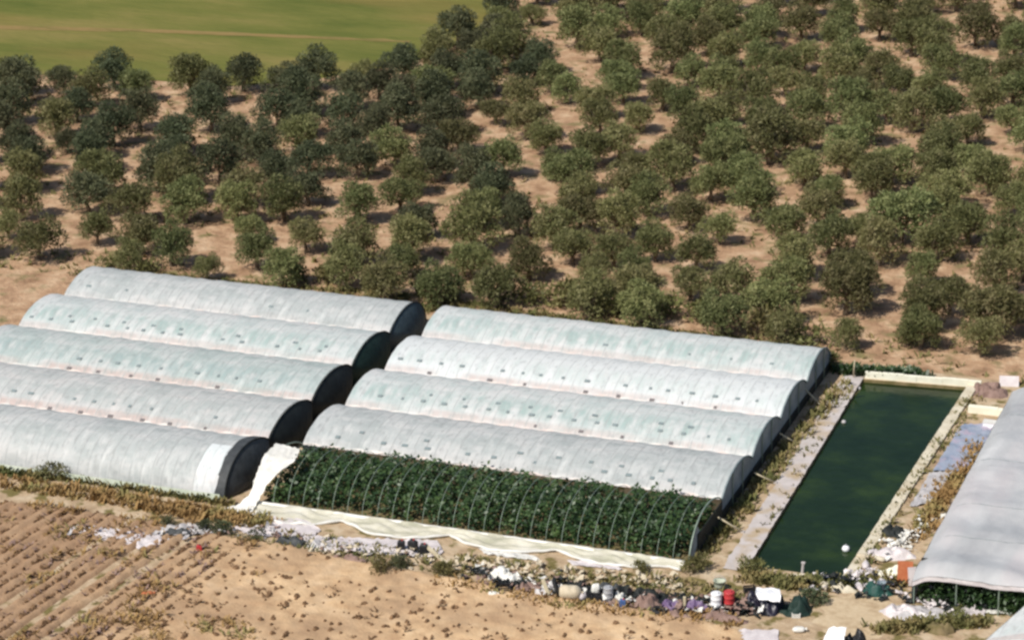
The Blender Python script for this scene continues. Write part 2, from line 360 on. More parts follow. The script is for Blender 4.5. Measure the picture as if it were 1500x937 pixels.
def vid(i, j):
    if (i, j) not in idx:
        x, y = gx0+i*st, gy0+j*st
        near = all((i-a, j-b_) in keep for a in (0, 1) for b_ in (0, 1))
        idx[(i, j)] = len(verts); verts.append((x, y, plough_z(x, y) if near else .0))
    return idx[(i, j)]
for (i, j) in keep: faces.append((vid(i, j), vid(i+1, j), vid(i+1, j+1), vid(i, j+1)))
pm = MB(); pm.add(verts, faces); struct(pm.build('ploughed_field', M['plough'], smooth=True))

def scatter_quads(n, sampler, size, m_, name, kind='stuff', up=.6, seed=1):
    "clumps of blades: every sample is a few upright leaf quads"
    rnd = random.Random(seed); vs = []; fs = []
    for _ in range(n):
        q = sampler(rnd)
        if q is None: continue
        x, y, z, s = q
        for k in range(5):
            a = rnd.uniform(0, 6.283); ln = s*size*rnd.uniform(.6, 1.3); wd_ = ln*rnd.uniform(.25, .5)
            d = Vector((math.cos(a)*(1-up), math.sin(a)*(1-up), up)).normalized()*ln
            e = Vector((-math.sin(a), math.cos(a), 0))*wd_/2
            o = Vector((x+rnd.gauss(0, .35)*size*s, y+rnd.gauss(0, .35)*size*s, z))
            n_ = len(vs); vs += [o-e, o+e, o+d+e*.5, o+d-e*.5]; fs.append((n_, n_+1, n_+2, n_+3))
    mb = MB(); mb.v = [tuple(v) for v in vs]; mb.f = fs
    o = mb.build(name, m_); o['kind'] = kind; return o
PONDQ = [(QBL.x-.15, QBL.y), (QBR.x+.3, QBR.y), (QTR.x+.3, QTR.y), (QTL.x-.15, QTL.y)]
def px_strip(pts, wd0, z=0):
    "sampler along a line of photo points, scattered wd0 metres to each side in depth"
    P = [G(*q) for q in pts]
    def f(r):
        p = lerp_poly(P, r.random()); q = p+Vector((r.gauss(0, .4), r.uniform(-1, 1)*wd0, 0))
        if inside(q, PONDQ): return None
        return (q.x, q.y, z, r.uniform(.5, 1.3))
    return f
# clods and stubble
def clod_pts(r):
    x, y = r.uniform(-14, 42), r.uniform(-26, -.3)
    if not inside((x, y), polyp): return None
    a = x*fn_.x+y*fn_.y
    dens = .85 if a < 6 else (.26 if y < -9 else .07)
    if r.random() > dens*(.35+.9*max(0, nz(x, y, 5, .35)+.35)): return None
    a2 = a+(round(a/.95)*.95-a)*(.75 if a < 6 else .2); x += fn_.x*(a2-a); y += fn_.y*(a2-a)
    return x, y, plough_z(x, y), r.uniform(.35, 1)
cm = MB(); rr = random.Random(5)
for _ in range(9500):
    q = clod_pts(rr)
    if not q: continue
    x, y, z, s = q; s *= .27; lx_ = rr.uniform(.9, 1.9)
    n_ = 5; ring = [(x+s*rr.uniform(.55, 1.1)*math.cos(k*1.2566), y+s*lx_*rr.uniform(.5, .8)*math.sin(k*1.2566), z-.05) for k in range(n_)]
    top = [(x+(p[0]-x)*.55, y+(p[1]-y)*.55, z+s*rr.uniform(.3, .8)) for p in ring]
    cm.add(ring+top, [(k, (k+1) % 5, 5+(k+1) % 5, 5+k) for k in range(5)]+[(5, 6, 7, 8, 9)])
tag(cm.build('soil_clods', M['clod']), 'dark brown clods lying on the ploughed field', 'clods', kind='stuff')
tag(scatter_quads(2600, lambda r: (lambda q: (q[0], q[1], q[2], q[3]) if q else None)(clod_pts(r)), .36, M['clod'], 'field_stubble', up=.45, seed=3),
    'dry brown stubble on the ploughed field', 'stubble')
tag(scatter_quads(2600, lambda r: (lambda q: (q[0], q[1], q[2], q[3]) if q and q[0]*fn_.x+q[1]*fn_.y < 5 else None)(clod_pts(r)), .42, M['brown'], 'furrow_stubble', up=.4, seed=33),
    'dark dead stalks along the furrows at the left', 'stubble')
tag(scatter_quads(1000, px_strip([(-60, 700), (120, 722), (250, 745), (340, 760), (390, 768)], .9), .36, M['rust'], 'dry_grass', up=.6, seed=4),
    'rust coloured dry grass in front of the left greenhouses', 'dry grass')
def weeds(name, label, pts, wd_, n, size, m_, seed):
    tag(scatter_quads(n, px_strip(pts, wd_), size, M[m_], name, up=.55, seed=seed), label, 'weeds')
weeds('weeds', 'olive green weeds at the foot of the left greenhouses', [(-30, 690), (100, 702), (330, 738)], .35, 500, .4, 'weed', 11)
weeds('weeds', 'mixed weeds along the rubbish line before the open tunnel', [(400, 790), (560, 815), (760, 838), (960, 858), (1090, 880)], 1.3, 520, .34, 'weed', 12)
weeds('weeds', 'rusty dry tufts on the lip between rubbish line and ploughed soil', [(640, 850), (800, 882), (900, 894), (1080, 912)], .8, 420, .34, 'rust', 22)
weeds('weeds', 'ochre weeds between the tunnel ends and the pond path', [(1030, 815), (1120, 700), (1240, 560)], .8, 420, .40, 'weed', 13)
weeds('weeds', 'orange brown weeds between blue tarps and the grey flat roof', [(1345, 785), (1385, 720), (1440, 650)], 1.1, 560, .36, 'rust', 14)
weeds('weeds', 'dark green strip of weeds behind the pond wall', [(1235, 545), (1345, 552)], .5, 600, .5, 'crop', 15)
weeds('weeds', 'yellow weeds on the pond bank next to the rubbish', [(1090, 845), (1180, 858), (1330, 850)], .8, 500, .4, 'weed', 16)
weeds('weeds', 'dry weeds below the grey plastic heap at bottom right', [(1290, 922), (1380, 915), (1440, 912)], .6, 500, .4, 'weed', 17)
weeds('weeds', 'dry weeds in the bare strip behind the right greenhouses', [(620, 445), (900, 485), (1200, 520)], 1.6, 1500, .34, 'weed', 18)
weeds('weeds', 'dry weeds in the bare strip behind the left greenhouses', [(120, 398), (350, 420), (600, 440)], 1.2, 800, .34, 'weed', 19)
weeds('weeds', 'scattered weeds creeping over the concrete path beside the pond', [(1096, 826), (1180, 690), (1262, 562)], .5, 110, .3, 'weed', 23)
weeds('weeds', 'scattered weeds along the outer foot of the pond kerb', [(1262, 826), (1345, 690), (1428, 580)], .6, 260, .32, 'weed', 24)
def scrub(r):
    q = G(r.uniform(-20, 380), r.uniform(740, 945))
    if nz(q.x, q.y, 6, .45) < .05+r.uniform(-.1, .3): return None
    return q.x, q.y, plough_z(q.x, q.y)-.03, r.uniform(.5, 1.2)
tag(scatter_quads(2600, scrub, .36, M['rust'], 'field_scrub', up=.45, seed=51), 'brown scrubby patches over the furrows at lower left', 'scrub', kind='stuff')
def grove_pts(r):
    x, y = r.uniform(-80, 60), r.uniform(37, 150)
    if nz(x, y, 2, .12) < r.uniform(-.25, .4): return None
    if inside((x, y), [(p.x, p.y) for p in fp]): return None
    return x, y, 0, r.uniform(.5, 1.3)
tag(scatter_quads(15000, grove_pts, .36, M['weed'], 'grove_weeds', up=.5, seed=21), 'sparse dry weeds on the red soil between the trees', 'weeds')

# ------------------------------------------------------------------ trees
def leaf_mesh(name, lobes, per, size, m_, rnd, flat_=.34, floor=.6):
    vs = []; fs = []
    for (c, r) in lobes:
        n = int(per*r*r)
        for _ in range(n):
            d = Vector((rnd.gauss(0, 1), rnd.gauss(0, 1), rnd.gauss(.25, 1))).normalized()
            q = c + Vector((d.x, d.y, d.z*.9))*r*rnd.uniform(.62, 1.12)
            if q.z < floor: continue
            t_ = (d+Vector((rnd.gauss(0, .6), rnd.gauss(0, .6), rnd.gauss(.2, .6)))).normalized()
            nrm = (d+Vector((rnd.gauss(0, flat_), rnd.gauss(0, flat_), rnd.gauss(0, flat_)))).normalized()
            b_ = t_.cross(nrm)
            if b_.length < .05: continue
            b_.normalize(); l = size*rnd.uniform(.6, 1.3); w_ = l*rnd.uniform(.4, .65)
            k = len(vs); vs += [q-b_*w_/2, q+t_*l*.5-b_*w_*.35, q+t_*l, q+t_*l*.5+b_*w_*.5]; fs.append((k, k+1, k+2, k+3))
    me = bpy.data.meshes.new(name); me.from_pydata([tuple(v) for v in vs], [], fs); me.materials.append(m_); return me
def trunk_mesh(name, lobes, rnd, top=1.1, r=.2):
    mb = MB()
    for s_ in range(rnd.choice((1, 2, 2))):
        ox = rnd.uniform(-.15, .15); fork = Vector((ox*2, rnd.uniform(-.2, .2), top))
        mb.tube([(ox, 0, -.1), (ox*1.3+rnd.uniform(-.06, .06), rnd.uniform(-.06, .06), top*.5), fork], [r*1.35, r, r*.8], 7)
        for (c, rad) in rnd.sample(lobes, min(5, len(lobes))):
            mid = fork.lerp(c, .5)+Vector((rnd.uniform(-.2, .2), rnd.uniform(-.2, .2), -.1))
            mb.tube([fork, mid, c], [r*.5, r*.32, r*.12], 5)
    me = bpy.data.meshes.new(name); me.from_pydata(mb.v, [], mb.f); me.materials.append(M['bark']); return me
def make_variant(kind, i):
    rnd = random.Random(100+i*7+(50 if kind == 'dark' else 0))
    lobes = []
    ol = kind == 'olive'
    n = rnd.randint(19, 25) if ol else rnd.randint(20, 25)
    stretch_ = rnd.uniform(.85, 1.2); lx_, ly_ = rnd.uniform(-.35, .35), rnd.uniform(-.35, .35)
    for k in range(n):
        a = k*2.4+rnd.uniform(-.5, .5); rad = math.sqrt((k+.5)/n)*rnd.uniform(1.5, 2.0)
        z = 3.25-.40*rad*rad+rnd.uniform(-.75, .65)
        lobes.append((Vector((rad*math.cos(a)*stretch_+lx_*z*.3, rad*math.sin(a)/stretch_+ly_*z*.3, z)), rnd.uniform(.42, .82) if ol else rnd.uniform(.5, .9)))
    for k in range(6):
        a = k*1.05+rnd.uniform(-.4, .4); lobes.append((Vector((1.4*math.cos(a), 1.4*math.sin(a), rnd.uniform(1.0, 1.75))), rnd.uniform(.4, .75)))
    lobes.append((Vector((0, 0, 2.1)), .95))
    me = leaf_mesh('crown', lobes, 480 if ol else 430, .25, M['olive' if ol else 'dark'], rnd, floor=.4)
    return me, trunk_mesh('trunk', lobes, rnd)
VAR = {'olive': [make_variant('olive', i) for i in range(8)], 'dark': [make_variant('dark', i) for i in range(6)]}

# crown centres (px, py, crown width px) read off the photograph
seeds = [(45,375,88),(35,245,75),(150,255,85),(262,262,85),(10,312,52),(140,322,58),(355,268,80),(405,245,70),(450,265,70),(365,318,58),
 (188,362,62),(250,352,75),(300,372,52),(345,365,60),(412,382,76),(448,332,62),(505,383,82),(522,290,72),(590,368,62),(612,312,70),(640,372,50),(690,370,72),(705,298,75),
 (20,108,72),(15,150,75),(30,200,66),(95,108,52),(135,104,66),(197,116,58),(112,146,58),(138,200,62),(98,190,46),(205,160,68),(255,192,80),(315,120,62),(308,160,70),(342,200,75),
 (420,116,64),(405,158,68),(440,168,62),(385,212,68),(425,215,72),(500,162,66),(500,203,66),(546,180,70),(528,96,52),(518,132,62),(590,88,66),(588,132,68),(575,210,70),
 (632,118,68),(645,72,68),(692,62,60),(642,166,72),(630,212,70),(672,190,70),(700,108,72),(755,60,70),(735,20,50),(780,8,45),(770,95,55),(770,170,75),(725,150,55),(800,190,60),(735,225,70),(770,215,60),(690,245,70),
 (600,250,62),(845,40,70),(810,105,60),(830,120,55),(880,60,70),(895,25,55),(870,140,62),(905,100,60),(860,210,70),(815,230,55),(905,200,75),(880,165,60),(930,230,60),
 (940,20,60),(1000,25,72),(985,75,80),(1060,30,70),(1010,95,55),(1065,100,60),(1115,75,62),(970,130,60),(1000,145,70),(1060,150,62),(1110,135,75),(1150,110,60),(1175,30,70),(1190,130,62),
 (935,160,55),(1020,190,70),(1070,200,70),(1130,205,92),(1180,190,70),(985,245,80),(1040,260,70),(1090,255,72),(950,280,75),(1010,300,70),(905,310,75),(850,305,80),(800,300,72),(760,310,66),(840,350,78),(900,355,66),(960,345,70),(1020,360,72),(1055,320,62),
 (1105,320,72),(1150,320,78),(1200,300,70),(1215,340,70),(1165,370,75),(1240,420,92),(1150,405,80),(1070,410,85),(1010,400,66),(1150,465,66),(1240,470,55),(960,400,55),(930,380,60),(870,385,60),
 (1230,50,70),(1180,75,60),(1230,95,70),(1290,30,60),(1340,30,70),(1375,65,80),(1360,120,70),(1290,100,72),(1240,150,85),(1320,110,65),(1430,40,70),(1480,40,55),(1430,110,70),(1480,95,60),(1300,150,70),(1340,160,75),(1385,150,70),(1440,140,66),(1420,180,60),(1485,165,60),
 (1240,205,92),(1180,240,72),(1305,235,80),(1375,215,80),(1450,250,75),(1210,270,60),(1320,320,110),(1390,270,85),(1370,345,80),(1420,320,80),(1480,280,60),(1480,350,80),(1460,395,75),(1395,420,70),(1350,380,60),(1290,350,75),(1260,320,60),(1350,470,70),(1440,480,75),(1475,480,60),(1410,390,55),(1490,430,50)]
gaps = [(72,122,24,9),(165,148,25,13),(270,140,32,10),(275,162,14,16),(375,148,30,14),(372,185,22,10),(476,131,16,8),(8,205,12,22),(92,208,22,6),(98,224,18,7),(190,222,16,12),(192,238,12,8),
 (500,262,34,12),(310,315,30,20),(232,305,24,18),(85,302,42,20),(110,348,20,16),(20,340,10,26),(15,430,18,20),(553,330,24,24),(624,282,14,22),(665,255,14,8),(652,333,26,12),(786,258,24,14),(735,345,22,16),
 (815,398,70,14),(835,55,22,16),(860,75,14,12),(880,108,16,8),(815,145,30,9),(850,165,22,9),(700,162,18,14),(738,182,16,12),(932,58,16,16),(950,88,20,10),(963,190,12,16),(1000,112,34,6),(1145,48,14,24),(1190,78,24,10),
 (1060,296,22,16),(1150,275,26,8),(1100,365,28,16),(982,422,18,16),(1270,48,22,18),(1300,72,26,9),(1218,92,12,26),(1445,88,34,8),(1330,215,20,34),(1300,285,28,13),(1480,222,28,28),(1432,388,24,11),(1318,410,28,20),(1295,455,28,26),(1395,458,18,18),
 (1280,500,60,14),(1420,522,70,10),(1420,270,16,9),(1225,178,22,12),(1350,185,8,8),(1430,15,40,8),(790,20,14,18),(470,410,10,14),(1490,510,30,10),(120,385,22,14),(480,350,14,14),(1205,510,30,16)]
fpoly = [(p.x, p.y) for p in fp]
trees = []                                              # (x, y, crown width m)
def clear(x, y, d):
    return all((x-a)**2+(y-b_)**2 > d*d for a, b_, c_ in trees)
for (px, py, wpx) in seeds:
    p = G(px, py, 2.3); sc_ = F/((p-CAM).dot(fw))
    wm = wpx/sc_
    if p.y < 37.5: continue
    if clear(p.x, p.y, 3.1): trees.append((p.x, p.y, wm*1.0))
rnd = random.Random(23)
for _ in range(9000):
    px, py = rnd.uniform(-70, 1570), rnd.uniform(-60, 480)
    p = G(px, py, 2.3); sc_ = F/((p-CAM).dot(fw))
    if p.y < 38.6 or inside((p.x, p.y-1.5), fpoly) or len(trees) > 318: continue
    if px < 560 and py < 100: continue
    if py < 84 and px < 612+max(0, 70-py)*1.5: continue
    hit = False
    for (gx_, gy_, ga, gb) in gaps:
        if ((px-gx_)/(ga+15))**2+((py-gy_)/(gb+14))**2 < 1: hit = True; break
    if hit or not clear(p.x, p.y, 4.15): continue
    trees.append((p.x, p.y, rnd.uniform(4.1, 5.1)))
def tree_row(y): return int((y-36)//7.6)
vis = []
for (x, y, wm) in trees:
    px, py = PX((x, y, 2.3))
    if -45 < px < 1545 and -40 < py < 600: vis.append((x, y, wm, px, py))
rows = {}
for t_ in vis: rows.setdefault(tree_row(t_[1]), []).append(t_)
keys = sorted(rows)
rnd = random.Random(31)
for ri, kx in enumerate(keys):
    for n_, (x, y, wm, px, py) in enumerate(sorted(rows[kx], key=lambda q: q[3])):
        darkp = 0.0
        if px < 720 and py < 240: darkp = .85
        elif px < 820 and py < 330: darkp = .3
        kind = 'dark' if rnd.random() < darkp else 'olive'
        cm_, tm_ = VAR[kind][rnd.randrange(len(VAR[kind]))]
        s = wm/5.0*rnd.uniform(.95, 1.05); hs = s*rnd.uniform(.95, 1.22)
        size = 'small' if s < .9 else ('broad' if s > 1.15 else 'rounded')
        o = thing('olive_tree' if kind == 'olive' else 'dark_tree',
                  '%s %s tree, %s from the left in the %s grove line behind the greenhouses' % (size, 'grey-green olive' if kind == 'olive' else 'dark green', ordn(n_+1), ordn(ri+1)),
                  'tree', (x, y, 0), rnd.uniform(0, 6.28), 'trees of the grove behind the greenhouses')
        o.scale = (s, s, hs)
        for nm, me in (('trunk', tm_), ('crown', cm_)):
            c = bpy.data.objects.new(nm, me); C.objects.link(c); c.parent = o
# low shrubs between the grove and the greenhouses
rnd = random.Random(77)
def shrub_var(i):
    r_ = random.Random(900+i); lobes = [(Vector((r_.gauss(0, .5), r_.gauss(0, .4), r_.uniform(.35, .8))), r_.uniform(.35, .6)) for _ in range(8)]
    return leaf_mesh('foliage', lobes, 330, .26, M['yel'], r_, floor=.03), trunk_mesh('stem', lobes, r_, .35, .06)
SV = [shrub_var(i) for i in range(4)]
sh = [(560,418,46,'left of the gap between the two greenhouse blocks'),(620,425,40,'right behind the gap between the two greenhouse blocks'),(655,428,44,'behind the left end of the right greenhouses'),(735,432,56,'behind the right greenhouses, below the long bare strip'),(780,436,50,'below the middle of the long bare strip'),
 (825,440,55,'below the right end of the long bare strip'),(870,448,60,'behind the middle of the right greenhouses'),(915,450,55,'just left of the bare gap behind the right greenhouses'),(970,455,52,'in the bare gap behind the right greenhouses'),(1030,462,56,'right of the bare gap behind the right greenhouses'),(1120,482,60,'behind the right quarter of the right greenhouses'),
 (1185,498,50,'at the far right corner of the right greenhouses'),(1330,492,46,'on bare soil behind the pond wall'),(480,405,44,'behind the middle of the left greenhouses'),(215,395,36,'behind the left part of the left greenhouses'),(160,385,30,'near the left corner of the rear left tunnel'),(440,402,36,'under the olive trees behind the left greenhouses'),(1215,530,36,'beside the end film of the rear right tunnel')]
for i, (px, py, wp, where) in enumerate(sh):
    p = G(px, py, .5); wm = wp/(F/((p-CAM).dot(fw))); v_ = SV[i % 4]
    o = thing('shrub', 'low yellow-green shrub '+where, 'shrub', (p.x, p.y, 0), rnd.uniform(0, 6), 'shrubs along the back of the greenhouses')
    s = wm/1.9; o.scale = (s, s, s*rnd.uniform(.85, 1.1))
    for nm, me in (('stem', v_[1]), ('foliage', v_[0])):
        c = bpy.data.objects.new(nm, me); C.objects.link(c); c.parent = o

# ------------------------------------------------------------------ polytunnels
A = .62*W
def arch(n=26, ff=False, bf=False):
    "profile y,z from the front gutter to the back gutter; ff/bf = reaches the ground there"
    P = []
    th0 = math.acos(-1) if ff else math.acos(-W/2/A)
    for k in range(n+1):
        u = k/n
        if ff and u < .5: a = math.pi*(1-u); P.append((W/2+W/2*math.cos(a), H*math.sin(a)))
        elif bf and u > .5: a = math.pi*(1-u); P.append((W/2+W/2*math.cos(a), H*math.sin(a)))
        else:
            a0 = math.acos(-W/2/A); a = a0+(math.pi-2*a0)*u; P.append((W/2+A*math.cos(a), H*math.sin(a)))
    return P
for k_ in (0,): pass
def cover_mesh(x0, x1, prof, hoop=1.6, seed=0, off=0.0, u0=0, u1=None, sagk=.05):
    prof = prof[u0:(u1 or len(prof))]
    nx_ = max(2, int((x1-x0)/.27)); mb = MB(); cy = W/2
    def f(u, v):
        x = x0+(x1-x0)*u; k = v*(len(prof)-1); y, z = prof[min(int(round(k)), len(prof)-1)]
        ph = math.sin(math.pi*((x/hoop) % 1.0)); n_ = Vector((0, (y-cy)/A, max(z, .05)/H)).normalized()
        d = off-sagk*ph**1.4*(1+.6*nz(x*.3, y*.5, seed))+.035*nz(x, y*1.4, seed+z, .9)+.02*nz(x, y, seed+5, 2.3)
        return (x, y+n_.y*d, z+n_.z*d)
    mb.grid(nx_, len(prof), f); return mb
def end_mesh(prof, x, bulge, zmin=None, nr=8, seed=0):
    mb = MB(); P = [p for p in prof]
    c = (W/2, .25)
    base = [(P[0][0], P[0][1])] + P[1:]
    ring = [(P[0][0], 0.0)]+P+[(P[-1][0], 0.0)]
    # also along the ground back to the start
    ring += [(P[-1][0]+(P[0][0]-P[-1][0])*k/10, 0.0) for k in range(1, 10)]
    vs = [(x+bulge, c[0], c[1])]; fs = []; n = len(ring)
    for r in range(1, nr+1):
        t_ = r/nr
        for k, (y, z) in enumerate(ring):
            bx = bulge*(1-t_**2.2)+ (.05*nz(y*2.2, z*.7, seed) if bulge else .03*nz(y, z, seed)) *(1-t_**4)
            vs.append((x+bx, c[0]+(y-c[0])*t_, c[1]+(z-c[1])*t_))
    for k in range(n): fs.append((0, 1+k, 1+(k+1) % n))
    for r in range(nr-1):
        for k in range(n): fs.append((1+r*n+k, 1+(r+1)*n+k, 1+(r+1)*n+(k+1) % n, 1+r*n+(k+1) % n))
    if zmin is not None: pass
    mb.add(vs, fs); return mb
def hoop_mesh(x, prof, r=.035): return MB().tube([(x, y, z) for y, z in prof], r, 5)
def vent_mesh(frac, prof, w_=.32, h_=.24):
    k = frac*(len(prof)-1); i = int(k); (y0, z0), (y1, z1) = prof[i], prof[min(i+1, len(prof)-1)]
    y, z = y0+(y1-y0)*(k-i), z0+(z1-z0)*(k-i); s_ = math.atan2(z1-z0, y1-y0)
    n_ = Vector((0, -math.sin(s_), math.cos(s_)))
    mb = MB(); mb.box((0, y+n_.y*.0, z+n_.z*.0), (w_, h_, .022), 0, Matrix.Rotation(s_, 3, 'X')); return mb
POS = ['rear', 'second from rear', 'middle', 'second from front', 'front']
def tunnel(side, row, fm, endm, label, vents, dark=True, shift=0.0):
    x0, x1 = (XL0, XL1) if side == 'L' else (XR0, XR1)
    x0 += shift; L_ = x1-x0
    o = thing('polytunnel', label, 'greenhouse', (x0, row*W, 0), 0, 'tunnels of the %s greenhouse block' % ('left' if side == 'L' else 'right'))
    ff = row == 0; bf = row == 4
    pr = arch(26, ff, bf)
    cover_mesh(0, L_, pr, seed=row*3+(0 if side == 'L' else 40)).build('cover', M[fm], o, True)
    if side == 'L':
        en = end_mesh(pr, L_+.01, .85, seed=row); wr = .75 if row == 0 else .08
        en.grid(5, len(pr), lambda u, v: (L_+.012-wr*u*(1+.2*nz(v*6, row)), W/2+(pr[int(round(v*(len(pr)-1)))][0]-W/2)*1.014, pr[int(round(v*(len(pr)-1)))][1]*1.02+.03*(1-u)))
        en.build('end_net', M[endm], o, True)
        e = end_mesh(pr, 0, -.02, seed=row+9).build('end_film', M['endf'], o, True)
    else:
        e = end_mesh(pr, L_+.01, .0, seed=row).build('end_film', M[endm], o, False)
        bn = MB(); bn.box((L_+.06, W/2, .33), (.05, W*.96, .66)); bn.build('base_net', M['net'], o)
        end_mesh(pr, 0, -.02, seed=row+9).build('end_film', M['endf'], o, True)
    hoop_mesh(L_+.03, pr, .05 if side == 'L' else .075).build('end_hoop', M['net'] if side == 'L' else M['hole'], o, True)
    if side == 'R':
        for yy in (W*.33, W*.66): MB().tube([(L_+.08, yy, 0), (L_+.08, yy, H*math.sqrt(1-((yy-W/2)/A)**2)-.03)], .04, 5).build('end_post', M['steel'], o)
    if row > 0:
        gt = MB(); zg = pr[0][1]
        gt.grid(60, 5, lambda u, v: (u*L_, (v-.5)*.55, zg+.02+.10*abs(v-.5)*2+.015*nz(u*40, v, row)))
        gt.build('gutter', M['gut'], o, True)
    elif side == 'L':
        sk_ = MB(); sk_.grid(90, 4, lambda u, v: (u*(L_-.3), -.06-.22*(1-v)-.05*nz(u*60, v, 1), .02+v*.42))
        sk_.build('side_skirt', M['skirt'], o, True)
        cover_mesh(L_-2.3, L_-.6, pr, seed=77, off=.05, u1=13, sagk=.02).build('end_strip', M['f_white'], o, True)['label'] = 'whiter film strip at the open end of the cover'
    # small ventilation patches set in the film
    r_ = random.Random(row*17+(3 if side == 'L' else 9))
    protos = {}
    for (frac, m_, n0, n1, step) in vents:
        for k in range(int(n0*L_/step), int(n1*L_/step)):
            if r_.random() < .2: continue
            key = (frac, m_)
            if key not in protos:
                c = vent_mesh(frac, pr).build('vent_patch', M[m_], o); protos[key] = c
            else:
                c = protos[key].copy(); C.objects.link(c); c.parent = o
            c.location = ((k+.5)*step+r_.uniform(-.2, .2), r_.uniform(-.03, .03), 0); c.scale = (r_.uniform(.55, 1.35), 1, 1)
    return o
va = (.14, 'hole')
tunnel('L', 4, 'f_grey', 'nets', 'rear tunnel of the left greenhouse block, whitewashed film and slate-blue end net', [(.2, 'hole', .1, .9, 3.2)])
tunnel('L', 3, 'f_pale', 'netg', 'second tunnel from the rear in the left block, pale film, dark green end net', [(.17, 'hole', .05, .97, 1.6), (.25, 'hole', .1, .95, 2.4)])
tunnel('L', 2, 'f_teal', 'net', 'middle tunnel of the left block, teal-tinted film and black end net', [(.2, 'hole', .3, .97, 1.6), (.05, 'dot', .3, .9, 2.4)])
tunnel('L', 1, 'f_warm', 'net', 'second tunnel from the front in the left block, warm grey film, black net', [(.2, 'hole', .2, .97, 1.6), (.04, 'dot', .35, .9, 2.4)])
tunnel('L', 0, 'f_grey', 'netl', 'front tunnel of the left block, grey film reaching the ground, grey net end', [])
tunnel('R', 4, 'f_pale', 'endf', 'rear tunnel of the right block, greyish green film and blue-grey end film', [(.2, 'hole', .5, .97, 3.2)])
tunnel('R', 3, 'f_white', 'endf', 'brightest white tunnel, second from the rear in the right block', [(.2, 'hole', .02, .97, 1.6), (.05, 'dot', .15, .95, 2.4)])
tunnel('R', 2, 'f_pale', 'endf', 'middle tunnel of the right block, pale film over bluish-green', [(.2, 'hole', .02, .97, 1.6), (.3, 'hole', .1, .9, 2.4), (.06, 'dot', .5, .95, 3.2)])
tunnel('R', 1, 'f_grey', 'endf', 'grey-white tunnel directly behind the uncovered crop frame', [(.15, 'hole', .08, .97, 1.6), (.25, 'hole', .1, .95, 2.4)])
# the uncovered front tunnel: hoops only
pr = arch(26, True, False); L_ = XR1-XR0
o = thing('tunnel_frame', 'uncovered tunnel frame of bare steel hoops over dark green crop', 'tunnel frame', (XR0, 0, 0), 0)
nh = 29
for k in range(nh): hoop_mesh(L_*k/(nh-1), pr, .020 if 0 < k < nh-1 else .06).build('hoop', M['steel'], o, True)
ef = MB(); ef.grid(6, 8, lambda u, v: (L_+.05, pr[int(u*8)][0]+.02+v*1.0, (pr[int(u*8)][1])*(1-v*.5)))
ef.build('end_film', M['endf'], o, True)
MB().box((L_+.1, 4.3, .75), (.06, 5.4, 1.5)).build('end_net', M['net'], o)
# crop inside it
cs = []; fs = []; rc = random.Random(8)
for rowy in (.95, 1.9, 3.0, 4.1, 5.2, 6.2, 6.85):
    x = XR0+.6
    while x < XR1-.5:
        gap_ = nz(x*.9, rowy*1.7, 4)
        if gap_ < -.28 and rowy < 6: x += .5; continue
        hgt = (1+.22*gap_)*min(2.4, H*math.sqrt(max(.05, 1-((rowy-W/2)/(W/2 if rowy < 3.6 else A*1.02))**2))-.05)*rc.uniform(.74, 1.1)*(.78 if (x-XR0) < 1.2 else 1)
        for _ in range(92):
            q = Vector((x+rc.gauss(0, .3), rowy+rc.gauss(0, .26), hgt*rc.random()**.7))
            q.z *= 1-.28*min(1, abs(q.x-x)/.6)**2
            d = Vector((rc.gauss(0, 1), rc.gauss(-.3, 1), rc.gauss(.1, .7))).normalized(); n2 = Vector((rc.gauss(0, .6), rc.gauss(-.4, .6), 1)).normalized()
            b_ = d.cross(n2).normalized(); l = rc.uniform(.2, .42); k = len(cs)
            cs += [q, q+d*l*.5+b_*l*.3, q+d*l, q+d*l*.5-b_*l*.3]; fs.append((k, k+1, k+2, k+3))
        x += rc.uniform(.85, 1.15)
cmb = MB(); cmb.v = [tuple(v) for v in cs]; cmb.f = fs
tag(cmb.build('crop_plants', M['crop']), 'tall dark green crop growing under the bare hoops', 'crop', kind='stuff')
flat('crop_bed', [(XR0+.1, .15), (XR1-.1, .15), (XR1-.1, W-.1), (XR0+.1, W-.1)], .02, M['bank'])['kind'] = 'structure'

# ------------------------------------------------------------------ plastic sheets
def sheet_grid(name, label, rows_, m_, nu=24, sub=8, amp=.12, seed=0, cat='plastic sheet', sc=2.2, group=None):
    "rows_ = list of (left point, right point); cloth lofted through them with folds"
    P = [(Vector(a), Vector(b_)) for a, b_ in rows_]; c0 = P[-1][0].lerp(P[-1][1], .5); base = Vector((c0.x, c0.y, 0))
    nv = (len(P)-1)*sub+1; mb = MB()
    def f(u, v):
        k = v*(len(P)-1); i = min(int(k), len(P)-2); t_ = k-i; t_ = t_*t_*(3-2*t_)*.4+t_*.6
        a = P[i][0].lerp(P[i+1][0], t_); b_ = P[i][1].lerp(P[i+1][1], t_); q = a.lerp(b_, u)
        n_ = amp*(abs(nz(q.x, q.y, seed, sc))*1.3+.6*nz(q.x+q.z, q.y-q.z, seed+3, sc*2.3))
        q = q+Vector((amp*.7*nz(q.x, q.y, seed+7, sc*1.3), amp*.7*nz(q.y, q.x, seed+9, sc*1.3), n_))
        q.z = max(q.z, .012); return q-base
    mb.grid(nu, nv, f); o = mb.build(name, M[m_], None, True); o.location = base; return tag(o, label, cat, group)
